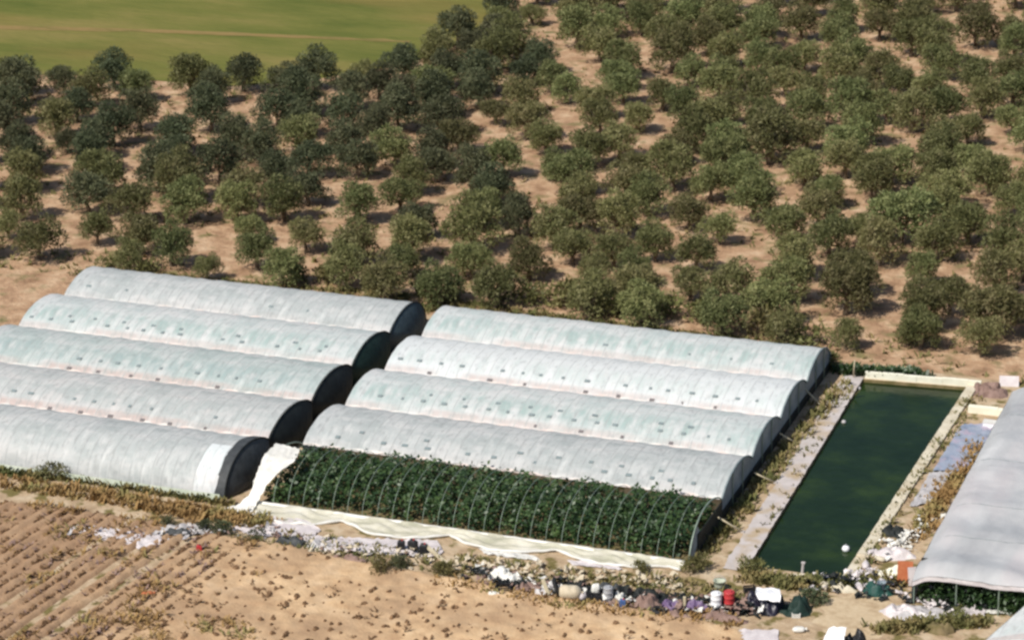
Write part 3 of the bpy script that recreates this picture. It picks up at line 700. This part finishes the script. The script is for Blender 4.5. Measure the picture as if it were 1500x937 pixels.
def heap(name, label, px, py, wp, dp, h, m_, seed=0, cat='plastic sheet', spiky=.5, z0=.0, group=None):
    "a crumpled pile: px,py = its foot in the photograph, wp its width in photo px, dp depth m, h height m"
    p = G(px, py, 0); sc_ = F/((p-CAM).dot(fw)); w_ = wp/sc_; mb = MB(); n = 26
    def f(u, v):
        a = u*2*math.pi; r = v
        ir = 1+.34*nz(math.cos(a)*1.3, math.sin(a)*1.3, seed)
        x = math.cos(a)*r*w_/2*ir; y = math.sin(a)*r*dp/2*ir
        fb = 1.1*nz(x, y, seed+2, 1.9)+.7*nz(x, y, seed+4, 4.2)*spiky*1.6
        z = h*(1-r**3)*max(.18, min(1.1, .66+fb*min(1, .25+r*1.6)))
        x += .12*nz(x, y, seed+11, 3.5); y += .12*nz(x, y, seed+13, 3.5)
        return (x, y, max(z, 0)+(.0 if r < 1 else -.02)+z0)
    mb.grid(37, 14, f); o = mb.build(name, M[m_], None, True); o.location = (p.x, p.y, 0); return tag(o, label, cat, group)
# rolled-down cover along the foot of the open tunnel
ro = thing('rolled_cover', 'long cream-white plastic cover dropped along the foot of the uncovered tunnel', 'plastic sheet', (XR0, 0, 0))
rb = MB()
pts = [(x*L_/60-.2, -.15+.05*nz(x*.6, 2), .24+.05*nz(x*.8, 5)) for x in range(61)]
rb.tube(pts, [.17+.05*nz(x*.9, 1) for x in range(61)], 8); rb.build('roll', M['plas'], ro, True)
db = MB()
def belly(u): return .35+1.75*abs(math.sin(u*math.pi*4.0+.35))**.75*(1-.5*u)+.25*nz(u*21, 3)
def drape(u, v):
    x = u*L_-.25
    y = -.22-v*belly(u); z = max(.02, .30*(1-v)**1.5+.16*abs(math.sin(v*8+nz(x, 4, 0, .5)*4))*(1-.4*v)+.08*nz(x*1.4, v*3, 1))
    return (x, y, z)
db.grid(150, 14, drape); db.build('loose_sheet', M['drape'], ro, True)
hm = MB(); hm.tube([(lambda q: (q[0], q[1]-.02, q[2]+.06))(drape(k/110, 1.0)) for k in range(111)], [.10+.05*nz(k*.3, 7) for k in range(111)], 6); hm.build('hem', M['plas'], ro, True)
sheet_grid('torn_sheet', 'torn white plastic hanging from the left end hoop of the uncovered tunnel',
  [((1.9, 4.4, 2.62), (3.9, 3.9, 2.68)), ((1.9, 2.6, 2.55), (4.3, 2.3, 2.5)), ((2.0, 1.2, 2.05), (3.5, 1.0, 2.0)), ((2.1, .3, 1.35), (3.0, .2, 1.35)),
   ((2.0, -.3, .7), (2.8, -.35, .7)), ((1.5, -.9, .25), (2.8, -.9, .3)), ((.5, -1.7, .08), (2.6, -1.7, .1))], 'plas', 16, 6, .16, 4)
sheet_grid('ground_sheet', 'white plastic trailing on the ground left of the uncovered tunnel', [(G(352, 757, .05), G(440, 757, .05)), (G(340, 772, .05), G(470, 776, .05)), (G(360, 782, .03), G(455, 792, .03))], 'plasp', 24, 8, .16, 6)
sheet_grid('ground_sheet', 'lilac-white crumpled sheet below the drooping cover', [(G(440, 785, .05), G(640, 792, .05)), (G(452, 797, .12), G(650, 808, .1)), (G(470, 806, .03), G(640, 816, .03))], 'plasp', 40, 8, .18, 9)
sheet_grid('ground_sheet', 'flat white sheet under the middle of the drooping cover', [(G(700, 803, .05), G(775, 811, .05)), (G(712, 812, .08), G(795, 822, .06))], 'plas', 24, 8, .14, 12)
sheet_grid('ground_sheet', 'narrow pale sheet near the right end of the drooping cover', [(G(830, 820, .04), G(900, 826, .04)), (G(838, 827, .05), G(915, 835, .05))], 'plasp', 24, 6, .1, 15)
for i, (a, b_, c_, d_, lab) in enumerate([((105, 768), (175, 775), (110, 782), (170, 795), 'leftmost of the pale plastic scraps in front of the left greenhouses'),
    ((170, 778), (235, 782), (180, 803), (240, 803), 'widest pale plastic scrap in front of the left greenhouses'),
    ((240, 770), (305, 766), (245, 786), (300, 784), 'grey plastic scrap beside the black clumps near the red can')]):
    sheet_grid('plastic_scrap', lab, [(G(*a, .05), G(*b_, .05)), (G((a[0]+c_[0])/2, (a[1]+c_[1])/2, .15), G((b_[0]+d_[0])/2, (b_[1]+d_[1])/2, .12)), (G(*c_, .03), G(*d_, .03))],
               'plasp' if i != 2 else 'plasg', 24, 8, .2, 20+i, group='plastic scraps before the left greenhouses')

# ------------------------------------------------------------------ small objects among the rubbish
def at(px, py): p = G(px, py, 0); return (p.x, p.y, 0)
def bucket(label, px, py, r, h, m_, name='bucket', lid=None):
    o = thing(name, label, name.replace('_', ' '), at(px, py))
    MB().lathe([(r*.82, 0), (r*.9, h*.5), (r, h*.96), (r*1.06, h*.97), (r*1.06, h), (r*.92, h), (r*.85, h*.3 if not lid else h*.98)], n=14).build('tub', M[m_], o, True)
    hp = [(r*1.02*math.cos(a), .1+r*.2*math.sin(a*.5), h*.95+r*.7*math.sin(a)) for a in [math.pi*k/8 for k in range(9)]]
    MB().tube(hp, .015, 4).build('handle', M['grey'], o)
    if lid: MB().lathe([(r*1.1, h), (r*1.1, h+.06), (r*.4, h+.09)], n=14).build('lid', M[lid], o, True)
    return o
def drum(label, px, py, r, h, m_, top=None):
    o = thing('drum', label, 'drum', at(px, py))
    MB().lathe([(r, 0), (r*1.04, .02), (r, .05), (r, h*.32), (r*1.05, h*.34), (r, h*.36), (r, h*.66), (r*1.05, h*.68), (r, h*.7), (r, h-.03), (r*1.04, h)], n=16).build('barrel', M[m_], o, True)
    MB().lathe([(r*.96, h+.004), (r*.9, h+.03)], n=16).build('lid', M[top or m_], o)
    MB().lathe([(.05, h+.03), (.05, h+.07)], (r*.5, 0, 0), n=8).build('bung', M['black'], o)
    return o
def tyre(label, px, py, lean, rz, Rr=.45):
    o = thing('tyre', label, 'tyre', at(px, py), rz); mb = MB(); nb, nc = 20, 8; rs = .15
    m_ = Matrix.Rotation(lean, 3, 'Y')
    mb.grid(nb+1, nc+1, lambda u, v: m_ @ Vector(((Rr-rs+rs*math.cos(v*6.2832))*math.cos(u*6.2832), (Rr-rs+rs*math.cos(v*6.2832))*math.sin(u*6.2832), rs*.8*math.sin(v*6.2832)))+Vector((0, 0, Rr*abs(math.sin(lean))+rs*.7)))
    mb.build('tread', M['tyre'], o, True); return o
def sack(label, px, py, l, w_, h, m_, rz=0, seed=0):
    o = thing('sack', label, 'sack', at(px, py), rz); mb = MB()
    def f(u, v):
        a = u*2*math.pi; t_ = v*2-1; k = max(.02, (1-abs(t_)**3.2))**.5
        x = t_*l/2; y = w_/2*k*math.cos(a)*(1+.15*nz(a, t_*2, seed)); z = h/2*(1+k*math.sin(a)*(1+.2*nz(t_*3, a, seed+4)))
        return (x, y, max(z, 0))
    mb.grid(15, 13, f); mb.build('bag', M[m_], o, True)
    MB().lathe([(.05, 0), (.09, .05), (.13, .12)], (l/2-.02, 0, h*.5), n=8, axis=Matrix.Rotation(R(80), 3, 'Y')).build('tied_neck', M[m_], o, True); return o
def crate(label, px, py, l, w_, h, m_, rz=0):
    o = thing('crate', label, 'crate', at(px, py), rz); mb = MB()
    for k in range(3):
        z = h*(.18+.32*k)
        for s_ in (-1, 1):
            mb.box((0, s_*w_/2, z), (l, .03, h*.22)); mb.box((s_*l/2, 0, z+.004), (.03, w_-.035, h*.22))
    for sx in (-1, 1):
        for sy in (-1, 1): mb.box((sx*(l/2-.04), sy*(w_/2-.04), h*.5), (.05, .05, h))
    mb.build('slats', M[m_], o); MB().box((0, 0, .05), (l-.05, w_-.05, .03)).build('floor', M[m_], o); return o
def jerrycan(label, px, py, h, m_, rz=0, group=None):
    o = thing('jerrycan', label, 'jerrycan', at(px, py), rz, group); w_, d = h*.62, h*.4
    mb = MB(); secs = [(.9, 0), (1, .05), (1, .72), (.85, .84), (.5, .9)]
    vs = [(sx*w_/2*k, sy*d/2*k, z*h) for k, z in secs for sx, sy in ((-1, -1), (1, -1), (1, 1), (-1, 1))]
    mb.add(vs, [(i*4+k, i*4+(k+1) % 4, i*4+4+(k+1) % 4, i*4+4+k) for i in range(4) for k in range(4)]+[(3, 2, 1, 0), (16, 17, 18, 19)])
    mb.build('can', M[m_], o); MB().lathe([(.06, .9*h), (.06, h)], (w_*.15, 0, 0), n=8).build('cap', M['red' if m_ != 'red' else 'black'], o)
    MB().tube([(-w_*.3, 0, .82*h), (-w_*.25, 0, .97*h), (w_*.02, 0, .97*h), (w_*.05, 0, .88*h)], .025, 5).build('handle', M[m_], o); return o
def board(label, px, py, l, h, th, m_, rz, lean, name='board'):
    o = thing(name, label, name, at(px, py), rz); t_ = Matrix.Rotation(lean, 3, 'X'); mb = MB()
    c = t_ @ Vector((0, 0, h/2))
    mb.box(c, (l, th, h), 0, t_); mb.build('panel', M[m_], o)
    b2 = MB()
    for s_ in (-.35, .35): b2.box(t_ @ Vector((s_*l, th/2+.025, h/2)), (.08, .04, h*.95), 0, t_)
    b2.build('batten', M['wood'], o); return o
jerrycan('red jerrycan on the ploughed field edge beside the dark clumps', 292, 808, .55, 'red', .4)
sack('faded brick-red bag lying on the furrows at lower left', 216, 872, .8, .45, .3, 'brick', .5, 3)
jerrycan('leftmost of three black jerrycans on the lilac sheet', 588, 806, .8, 'black', .3, 'black jerrycans on the lilac sheet')
jerrycan('middle one of three black jerrycans on the lilac sheet', 605, 808, .95, 'black', -.2, 'black jerrycans on the lilac sheet')
jerrycan('rightmost of three black jerrycans on the lilac sheet', 621, 812, .85, 'black', .1, 'black jerrycans on the lilac sheet')
heap('plastic_heap', 'bright cream-white plastic heap on the soil edge below the white sheets', 741, 848, 58, 1.6, .8, 'plas', 3, spiky=.7)
crate('black crate against the bright white plastic heap', 738, 866, .9, .6, .45, 'black', .4)
sack('small white sack in front of the black crate', 722, 872, .6, .4, .3, 'plas', .2, 5)
heap('soil_heap', 'brown earth heap right of the bright white plastic', 775, 862, 36, 1.2, .55, 'brown', 6, 'earth heap')
heap('net_heap', 'lilac-grey net heap left of the leaning tyre', 800, 868, 44, 1.3, .75, 'plasg', 8, 'net heap')
tyre('black tyre leaning on its edge beside the tan sack', 815, 874, R(70), R(25), .6)
sack('tan sack between the leaning tyre and the black trough', 835, 877, 1.5, .95, .95, 'sackt', .2, 7)
sack('small pinkish sack at the right foot of the tan sack', 853, 878, .6, .5, .5, 'plasp', 1.2, 9)
crate('black trough-like crate holding a white bundle', 873, 876, 1.1, .7, .6, 'black', .1)
sack('white bundle sitting on the black trough', 873, 872, .6, .5, .85, 'plas', .5, 10)
drum('grey drum between the black trough and the blue sheet', 891, 880, .3, .95, 'grey')
heap('blue_sheet_pile', 'pale blue and white sheet bundle right of the grey drum', 914, 880, 36, 1.0, .75, 'plas', 12, spiky=.8)
jerrycan('blue jerrycan at the foot of the pale blue bundle', 912, 889, .6, 'blue', .3)
heap('tarp_heap', 'dark brown tarp heap right of the blue jerrycan', 948, 889, 52, 1.4, .85, 'brown', 14, 'tarp')
tyre('dark tyre lying flat before the brown tarp heap', 966, 898, R(12), 0, .5)
heap('tarp_heap', 'purple tarp heap left of the yellow post', 984, 890, 34, 1.1, .7, 'purp', 16, 'tarp')
board('narrow yellow post between two purple tarps', 1003, 892, .16, .9, .1, 'wood', .1, .1, 'post')
heap('tarp_heap', 'purple and black tarp heap right of the yellow post', 1022, 892, 40, 1.1, .8, 'purp', 18, 'tarp')
drum('white drum standing directly beside the red drum', 1049, 891, .34, 1.05, 'carwhite')
drum('red drum standing beside the white drum', 1068, 889, .34, 1.05, 'red')
bucket('greenish white tub behind the white and red drums', 1054, 862, .38, .6, 'skirt', 'tub')
crate('black crate left of the purplish black heap', 1098, 868, .7, .5, .45, 'black', .5)
heap('tarp_heap', 'black plastic heap between the bright white heap and the brown earth', 758, 860, 34, 1.1, .6, 'net', 70, 'tarp')
heap('tarp_heap', 'black plastic tucked behind the tan sack', 850, 864, 44, 1.0, .6, 'net', 71, 'tarp')
heap('tarp_heap', 'dark grey net bunched behind the grey drum', 893, 868, 40, 1.2, .7, 'netl', 72, 'net')
heap('tarp_heap', 'black net heap behind the dark brown tarp', 955, 876, 58, 1.3, .75, 'net', 73, 'net')
heap('tarp_heap', 'black plastic heap right behind the yellow post', 1006, 882, 40, 1.0, .6, 'net', 74, 'tarp')
heap('earth_heap', 'reddish earth heap below the purple tarp left of the post', 986, 902, 60, .9, .4, 'brown', 75, 'earth heap')
heap('earth_heap', 'reddish earth heap below the white and red drums', 1060, 906, 70, .9, .4, 'brown', 76, 'earth heap')
heap('net_heap', 'grey net bunched at the left end of the lilac sheet', 470, 800, 60, 1.0, .45, 'plasg', 77, 'net heap')
heap('net_heap', 'dark net heap at the foot of the trailing white plastic', 430, 795, 46, 1.0, .5, 'netl', 78, 'net heap')
heap('net_heap', 'dark net heap among scraps left of the red jerrycan', 262, 783, 44, 1.0, .5, 'netl', 79, 'net heap')
heap('net_heap', 'brown net heap below the lilac sheet', 512, 820, 54, .9, .4, 'brown', 80, 'net heap')
board('pale plank leaning on the lilac-grey net heap', 806, 876, .2, 1.3, .05, 'wood', .9, -.7, 'plank')
board('pale plank lying at the right end of the lilac sheet', 652, 822, .25, 1.8, .05, 'wood', 1.2, -1.2, 'plank')
sheet_grid('ground_sheet', 'small cream sheet at the foot of the grey drum', [(G(884, 884, .1), G(905, 886, .1)), (G(880, 893, .05), G(902, 896, .05))], 'plas', 14, 6, .12, 81)
sheet_grid('ground_sheet', 'small pale sheet between the purple tarps and the white drum', [(G(1030, 884, .1), G(1046, 886, .1)), (G(1026, 896, .05), G(1044, 899, .05))], 'plasp', 14, 6, .12, 82)
def litter(name, label, pts, wd_, n, size, m_, seed):
    r = random.Random(seed); f = px_strip(pts, wd_); mb = MB()
    for _ in range(n):
        c_ = f(r)
        if c_ is None: continue
        x, y, z, q = c_; l = size*q*r.uniform(.5, 1.5); w_ = l*r.uniform(.35, .9); a = r.uniform(0, 6.28); k = 4
        if nz(x, y, seed, .9) < -.12: continue
        zb = r.uniform(0, .35) if r.random() < .5 else 0
        def g_(u, v):
            px_, py_ = (u-.5)*l, (v-.5)*w_
            return (x+px_*math.cos(a)-py_*math.sin(a), y+px_*math.sin(a)+py_*math.cos(a), .02+zb+l*.9*abs(nz(px_+x*3, py_+y*3, seed, 2.6))+l*.25*u)
        mb.grid(k, k, g_)
    tag(mb.build(name, M[m_]), label, 'litter', kind='stuff')
ln = [(690, 840), (770, 858), (860, 872), (950, 884), (1040, 890), (1110, 892)]
litter('rubbish_scraps', 'pale plastic scraps littering the rubbish line', ln, .9, 230, .36, 'plas', 91)
litter('rubbish_scraps', 'dark scraps littering the rubbish line', ln, 1.0, 420, .42, 'net', 92)
litter('rubbish_scraps', 'brown and purplish scraps littering the rubbish line', ln, 1.1, 400, .4, 'brown', 93)
litter('rubbish_scraps', 'dark scraps between the near right pond corner and the grey heap', [(1180, 872), (1260, 858), (1330, 866), (1430, 900)], 1.8, 260, .4, 'net', 98)
litter('rubbish_scraps', 'tan scraps between the dropped cover and the rubbish line', [(440, 800), (640, 826), (820, 842), (1000, 862)], 1.2, 320, .34, 'sackt', 99)
l2 = [(105, 780), (240, 786), (330, 780), (420, 785), (520, 806), (660, 818)]
litter('rubbish_scraps', 'lilac-white scraps littered before the left greenhouses and dropped cover', l2, .9, 95, .36, 'plasg', 94)
litter('rubbish_scraps', 'dark scraps littered before the left greenhouses and dropped cover', l2, 1.0, 90, .36, 'brown', 95)
litter('rubbish_scraps', 'pale scraps littered round the near right pond corner', [(1180, 862), (1260, 850), (1330, 862), (1420, 895)], 1.8, 320, .36, 'plasp', 96)
litter('rubbish_scraps', 'cream scraps between the pond kerb and the flat roof', [(1265, 820), (1320, 800), (1360, 770)], 1.4, 220, .34, 'plas', 97)
# rubbish near the pond foot
heap('cream_heap', 'cream rubble bank at the near right corner of the pond', 1222, 862, 70, .9, .45, 'cream', 22, 'rubble', spiky=.8)
heap('cream_heap', 'pale rubble piled against the near left foot of the pond', 1172, 846, 46, .7, .35, 'cream', 23, 'rubble')
heap('shrub_pile', 'dark green tarp bundle right of the cream rubble', 1285, 868, 46, 1.2, .8, 'teal', 24, 'tarp')
bucket('pale teal tub on the dark green tarp bundle', 1291, 868, .28, .75, 'endf', 'tub')
sheet_grid('ground_sheet', 'bright cream sheet left of the rust-coloured board', [(G(1285, 838, .25), G(1318, 826, .35)), (G(1292, 848, .15), G(1322, 842, .2))], 'creamw', 16, 8, .12, 30)
board('rust-coloured board leaning at the corner of the grey flat roof', 1325, 856, .95, 1.5, .08, 'brick', .15, -.25)
board('pinkish board behind the rust-coloured one', 1338, 858, .6, 1.2, .06, 'plasp', .5, -.3)
heap('sheet_heap', 'white and pink sheet heap beside the pond kerb', 1305, 812, 72, 1.6, .5, 'plasp', 33, spiky=.4)
heap('black_heap', 'black tarp heap just above the white and pink sheets', 1310, 782, 44, 1.3, .6, 'net', 34, 'tarp')
for i, (px, py, s_, lab) in enumerate([(1262, 818, .55, 'tan sack nearest the pond kerb'), (1276, 812, .5, 'pale sack between the tan sack and the pink sheets'), (1268, 832, .6, 'lower pinkish sack beside the pond kerb'), (1290, 822, .5, 'brown-spotted sack against the pink sheets')]):
    sack(lab, px, py, s_*1.3, s_*.8, s_*.7, ('sackt', 'plasp', 'plasp', 'cream')[i], i*.9, 40+i)
heap('plastic_heap', 'large grey plastic heap at bottom right before the flat roof', 1350, 900, 130, 2.2, .42, 'plasg', 36, spiky=.5)
heap('plastic_heap', 'pale lilac plastic heap on top of the grey heap at left', 1322, 898, 60, 1.6, .6, 'plasp', 37, spiky=.4)
sheet_grid('ground_sheet', 'pale pinkish sheet between the grey heap and the white tunnel', [(G(1388, 890, .1), G(1445, 892, .1)), (G(1384, 905, .15), G(1440, 910, .1)), (G(1400, 918, .03), G(1436, 920, .03))], 'plasp', 24, 8, .12, 38)
sheet_grid('ground_sheet', 'white sheet strip touching the white tunnel corner', [(G(1440, 886, .1), G(1488, 888, .1)), (G(1440, 897, .1), G(1480, 900, .1))], 'plas', 20, 6, .1, 39)
heap('mound', 'dark green clump below the grey plastic heap', 1376, 924, 44, 1.2, .7, 'bank', 41, 'clump')
# clearing of pale sand
cc = G(1258, 903)
struct(flat('sandy_clearing', [(cc.x+2.6*math.cos(a)*(1+.35*nz(math.cos(a)*2, math.sin(a)*2, 3, 1.6)+.12*nz(a*3, 1)), cc.y+3.4*math.sin(a)*(1+.35*nz(math.cos(a)*2, math.sin(a)*2, 5, 1.6)+.12*nz(a*3, 7))) for a in [2*math.pi*k/70 for k in range(70)]], .012, M['sand']))
sheet_grid('ground_sheet', 'pale sheet lying on soil at the bottom edge below the purplish heap', [(G(1082, 922, .05), G(1140, 922, .05)), (G(1075, 940, .05), G(1140, 942, .05))], 'plasp', 20, 8, .08, 42)
# things round the pond
o = thing('float', 'white float by the pond kerb near the rubbish', 'float', (G(1239, 806, wz).x, G(1239, 806, wz).y, wz))
MB().lathe([(.02, -.1), (.2, -.02), (.27, .14), (.2, .3), (.08, .36)], n=14).build('ball', M['carwhite'], o, True)
MB().lathe([(.05, .36), (.05, .46)], n=8).build('ring', M['grey'], o, True)
for (a, lab) in (((1258, 570), 'small pale float near the far left corner of the pond'), ((1236, 619), 'small dull float along the left side of the pond')):
    p = G(*a, wz); o = thing('float', lab, 'float', (p.x, p.y, wz)); MB().lathe([(.02, -.1), (.15, 0), (.18, .08), (.1, .2)], n=12).build('ball', M['plasg'], o, True)
o = thing('post', 'short pale post at the near edge of the pond', 'post', at(1174, 843))
MB().tube([(0, 0, -.3), (.1, 0, .9)], .09, 7).build('shaft', M['conc'], o); MB().box((.1, 0, .93), (.24, .2, .07)).build('cap', M['conc'], o)
def pole(label, a, za, b_, zb, r=.06):
    A_, B_ = G(*a, za), G(*b_, zb); base = Vector((B_.x, B_.y, 0))
    o = thing('brace_pole', label, 'pole', base, 0, 'brace poles between tunnel ends and the pond path')
    MB().tube([A_-base, A_.lerp(B_, .5)-base+Vector((0, 0, -.03)), B_-base], [r*.85, r, r], 6).build('shaft', M['wood'], o, True)
    MB().box(B_-base+Vector((0, 0, -.02)), (.22, .22, .12)).build('footing', M['conc'], o)
pole('pale pole from the uncovered tunnel end to the pond path', (1052, 757), 1.2, (1088, 778), .1)
pole('pale pole from the front covered right tunnel to the pond path', (1105, 692), 1.0, (1136, 706), .1)
pole('pale pole from the middle right tunnel to the pond path', (1142, 634), 1.0, (1166, 648), .1)
pole('pale pole between the second and rear right tunnel ends and the path', (1178, 568), 1.2, (1200, 590), .1)
pole('short upright pole at the rear right tunnel corner', (1252, 528), 1.6, (1250, 552), .05)
# tarps and slabs between the pond kerb and the flat roof
sheet_grid('tarp', 'blue-grey tarp strip stretched beside the far end of the pond kerb', [(G(1408, 622, .1), G(1468, 622, .1)), (G(1388, 655, .15), G(1440, 655, .15)), (G(1366, 690, .1), G(1412, 690, .1))], 'slate', 14, 12, .18, 50, 'tarp')
sheet_grid('tarp', 'lilac-striped tarp strip nearer than the blue-grey one', [(G(1362, 692, .1), G(1398, 690, .1)), (G(1346, 718, .12), G(1378, 716, .12)), (G(1332, 742, .05), G(1360, 740, .05))], 'plasg', 14, 10, .18, 52, 'tarp')
wallbox('slab_wall', 'cream slab wall between the pond corner and the flat roof', G(1418, 604).x, G(1418, 604).x+2.8, G(1440, 607).y, G(1440, 607).y+.5, .5, M['creamw'], 4)
o = thing('box', 'small white box on the blue-grey tarp below the cream slab', 'box', at(1453, 626)); MB().box((0, 0, .22), (1.2, .6, .4)).build('case', M['carwhite'], o); MB().box((0, 0, .45), (1.26, .66, .06)).build('lid', M['plas'], o)
heap('junk_heap', 'dusty brown junk heap beyond the far right pond corner', 1452, 575, 60, 2.4, .7, 'brown', 60, 'junk heap', .8)
board('pale pink board on the dusty junk heap', 1478, 566, 1.4, .8, .06, 'plasp', .2, -.6)
heap('tarp_heap', 'black tarp pressed against the far corner of the flat roof', 1482, 600, 24, 2.0, .8, 'net', 61, 'tarp')
for i, (px, py, lab) in enumerate([(328, 780, 'dark shrub clump left of the trailing white plastic'), (300, 776, 'dark shrub clump behind the red jerrycan'), (246, 770, 'dark shrub clump among the pale plastic scraps'), (372, 792, 'dark shrub clump under the trailing white plastic'),
     (560, 838, 'low green shrub on the soil edge below the lilac sheet'), (650, 842, 'low green shrub left of the bright white heap'), (585, 832, 'dark low shrub just below the three jerrycans'), (75, 700, 'bushy weed at the front of the left greenhouses'),
     (1020, 838, 'green bush at the right end of the dropped cover'), (940, 838, 'small green bush under the drooping cover'), (1190, 884, 'dark green bush right of the purplish black heap'), (1400, 910, 'brownish bush right of the grey plastic heap'), (1098, 838, 'yellow-green bush at the near left corner of the pond')]):
    p = G(px, py); v_ = SV[i % 4]
    o = thing('shrub', lab, 'shrub', (p.x, p.y, 0), i*1.3); s = (.75, .6, .55, .6, .8, .75, .7, .9, .9, .6, .8, .7, .8)[i]
    o.scale = (s*1.1, s*.9, s)
    lo = bpy.data.objects.new('stem', v_[1]); C.objects.link(lo); lo.parent = o
    me = v_[0].copy(); me.materials.clear(); me.materials.append(M['dark'] if i in (0, 1, 2, 3, 6, 10) else M['yel'])
    lo = bpy.data.objects.new('foliage', me); C.objects.link(lo); lo.parent = o

# ------------------------------------------------------------------ flat-roofed plastic greenhouse at the right
fx0, fy0, fx1, fy1, fz = 47.1, -1.0, 62.0, 30.5, 2.45
o = thing('flat_greenhouse', 'large flat-roofed greenhouse under shiny grey plastic at the right edge', 'greenhouse', (fx0, fy0, 0))
lx, ly = fx1-fx0, fy1-fy0
def roof_z(x, y):
    z = fz-.55*max(0, 1-x/1.6)**2-.35*max(0, 1-y/1.3)**2
    z += .17*min(1, .25+y/2.5)*math.sin(y*1.25+.35*math.sin(x*.9)+.12*x*x*.3)*(.35+.65*max(0, min(1, (14-y)/10)))*(1 if x > .5 else .4)
    z += .07*nz(x, y, 3, .8)+.035*nz(x, y, 9, 2.0); return z
mb = MB(); mb.grid(70, 140, lambda u, v: (u*lx, v*ly, roof_z(u*lx, v*ly))); mb.build('roof_film', M['roofp'], o, True)
mb = MB(); mb.grid(80, 4, lambda u, v: (u*lx, -.02-.05*nz(u*30, v), roof_z(u*lx, 0)-.02-v*.28)); mb.build('edge_fold', M['plasp'], o, True)
mb = MB(); mb.grid(80, 8, lambda u, v: (-.03+.05*nz(u*30, v), u*ly, (1-v)*(roof_z(0, u*ly)-.03)+.01)); mb.build('side_film', M['roofp'], o, True)
for k in (2, 4, 7, 10):
    MB().tube([(x*.5, k*2.6, roof_z(x*.5, k*2.6)+.02) for x in range(1, 29)], .012, 4).build('roof_wire', M['hole'], o)
for k in range(6):
    MB().tube([(k*2.6+.1, .12, 0), (k*2.6+.1, .12, roof_z(k*2.6, .12)-.05)], .05, 6).build('post', M['steel'], o)
cs = []; fs = []; rc = random.Random(18)
for _ in range(3000):
    q = Vector((fx0+.3+rc.random()*10, fy0+.35+abs(rc.gauss(0, .8)), 1.75*rc.random()**1.2)); q.z *= .6+.5*(nz(q.x, 3, 0, 1.3)+.5)
    d = Vector((rc.gauss(0, 1), rc.gauss(-.3, 1), rc.gauss(.1, .7))).normalized(); b_ = d.cross(Vector((rc.gauss(0, .6), rc.gauss(-.4, .6), 1)).normalized()).normalized()
    l = rc.uniform(.18, .36); k = len(cs); cs += [q, q+d*l*.5+b_*l*.3, q+d*l, q+d*l*.5-b_*l*.3]; fs.append((k, k+1, k+2, k+3))
cmb = MB(); cmb.v = [tuple(v) for v in cs]; cmb.f = fs
tag(cmb.build('crop_plants', M['crop']), 'green crop showing under the front edge of the flat roof', 'crop', kind='stuff')
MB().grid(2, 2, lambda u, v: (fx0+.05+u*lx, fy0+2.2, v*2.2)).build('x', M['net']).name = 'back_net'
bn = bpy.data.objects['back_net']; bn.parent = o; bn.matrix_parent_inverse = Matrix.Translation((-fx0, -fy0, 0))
# white tunnel, only its corner in the frame
o = thing('low_tunnel', 'bright white low tunnel cut off by the bottom right corner', 'greenhouse', (G(1440, 940, 1.2).x, G(1440, 940, 1.2).y, 0))
q0, q1 = G(1438, 940, 1.2), G(1502, 884, 1.2); bx, by = q0.x, q0.y
mb = MB()
e1 = Vector((q1.x-q0.x, q1.y-q0.y, 0)); e2 = Vector((1, -.05, 0))
def lt(u, v):
    q = e1*(u*2-.9)+e2*(v*9); z = 1.2+1.0*math.sin(min(1, v*2)*math.pi/2)-.04*abs(math.sin(u*20))+.04*nz(u*9, v*9)
    return (q.x, q.y, z)
mb.grid(40, 16, lt); mb.build('cover', M['f_white'], o, True)
mb = MB(); mb.grid(40, 4, lambda u, v: (e1*(u*2-.9)+Vector((-.02, 0, 1.2*v))).to_tuple()); mb.build('side_film', M['f_white'], o, True)

# ------------------------------------------------------------------ covered heaps at the near end of the pond
heap('tarp_heap', 'purplish black heap under a bright white sheet on the rubbish line', 1122, 890, 66, 1.9, 1.25, 'cardark', 120, 'tarp heap', .35)
sheet_grid('top_sheet', 'bright white sheet lying on top of the purplish black heap', [(G(1108, 861, 1.15), G(1142, 862, 1.2)), (G(1106, 870, 1.22), G(1144, 873, 1.25)), (G(1112, 879, .95), G(1142, 881, .95))], 'carwhite', 18, 8, .12, 121)
heap('tarp_heap', 'dark green-black tarp heap right of the purplish black heap', 1166, 894, 50, 1.9, 1.0, 'netg', 122, 'tarp heap', .3)
crate('pale crate at the near foot of the dark green-black tarp heap', 1166, 903, .5, .4, .3, 'plas', .3)
heap('tarp_heap', 'black tarp heap at the bottom edge with a white sheet on its left', 1246, 950, 50, 1.8, 1.3, 'black', 123, 'tarp heap', .35)
sheet_grid('side_sheet', 'white sheet over the left flank of the black heap at the bottom edge', [(G(1216, 918, 1.15), G(1240, 919, 1.3)), (G(1208, 932, .9), G(1236, 934, 1.25)), (G(1200, 950, .1), G(1234, 953, .7))], 'carwhite', 16, 8, .1, 124)
sack('white sack on soil left of the black heap at the bottom edge', 1170, 925, .8, .5, .35, 'plas', .4, 61)
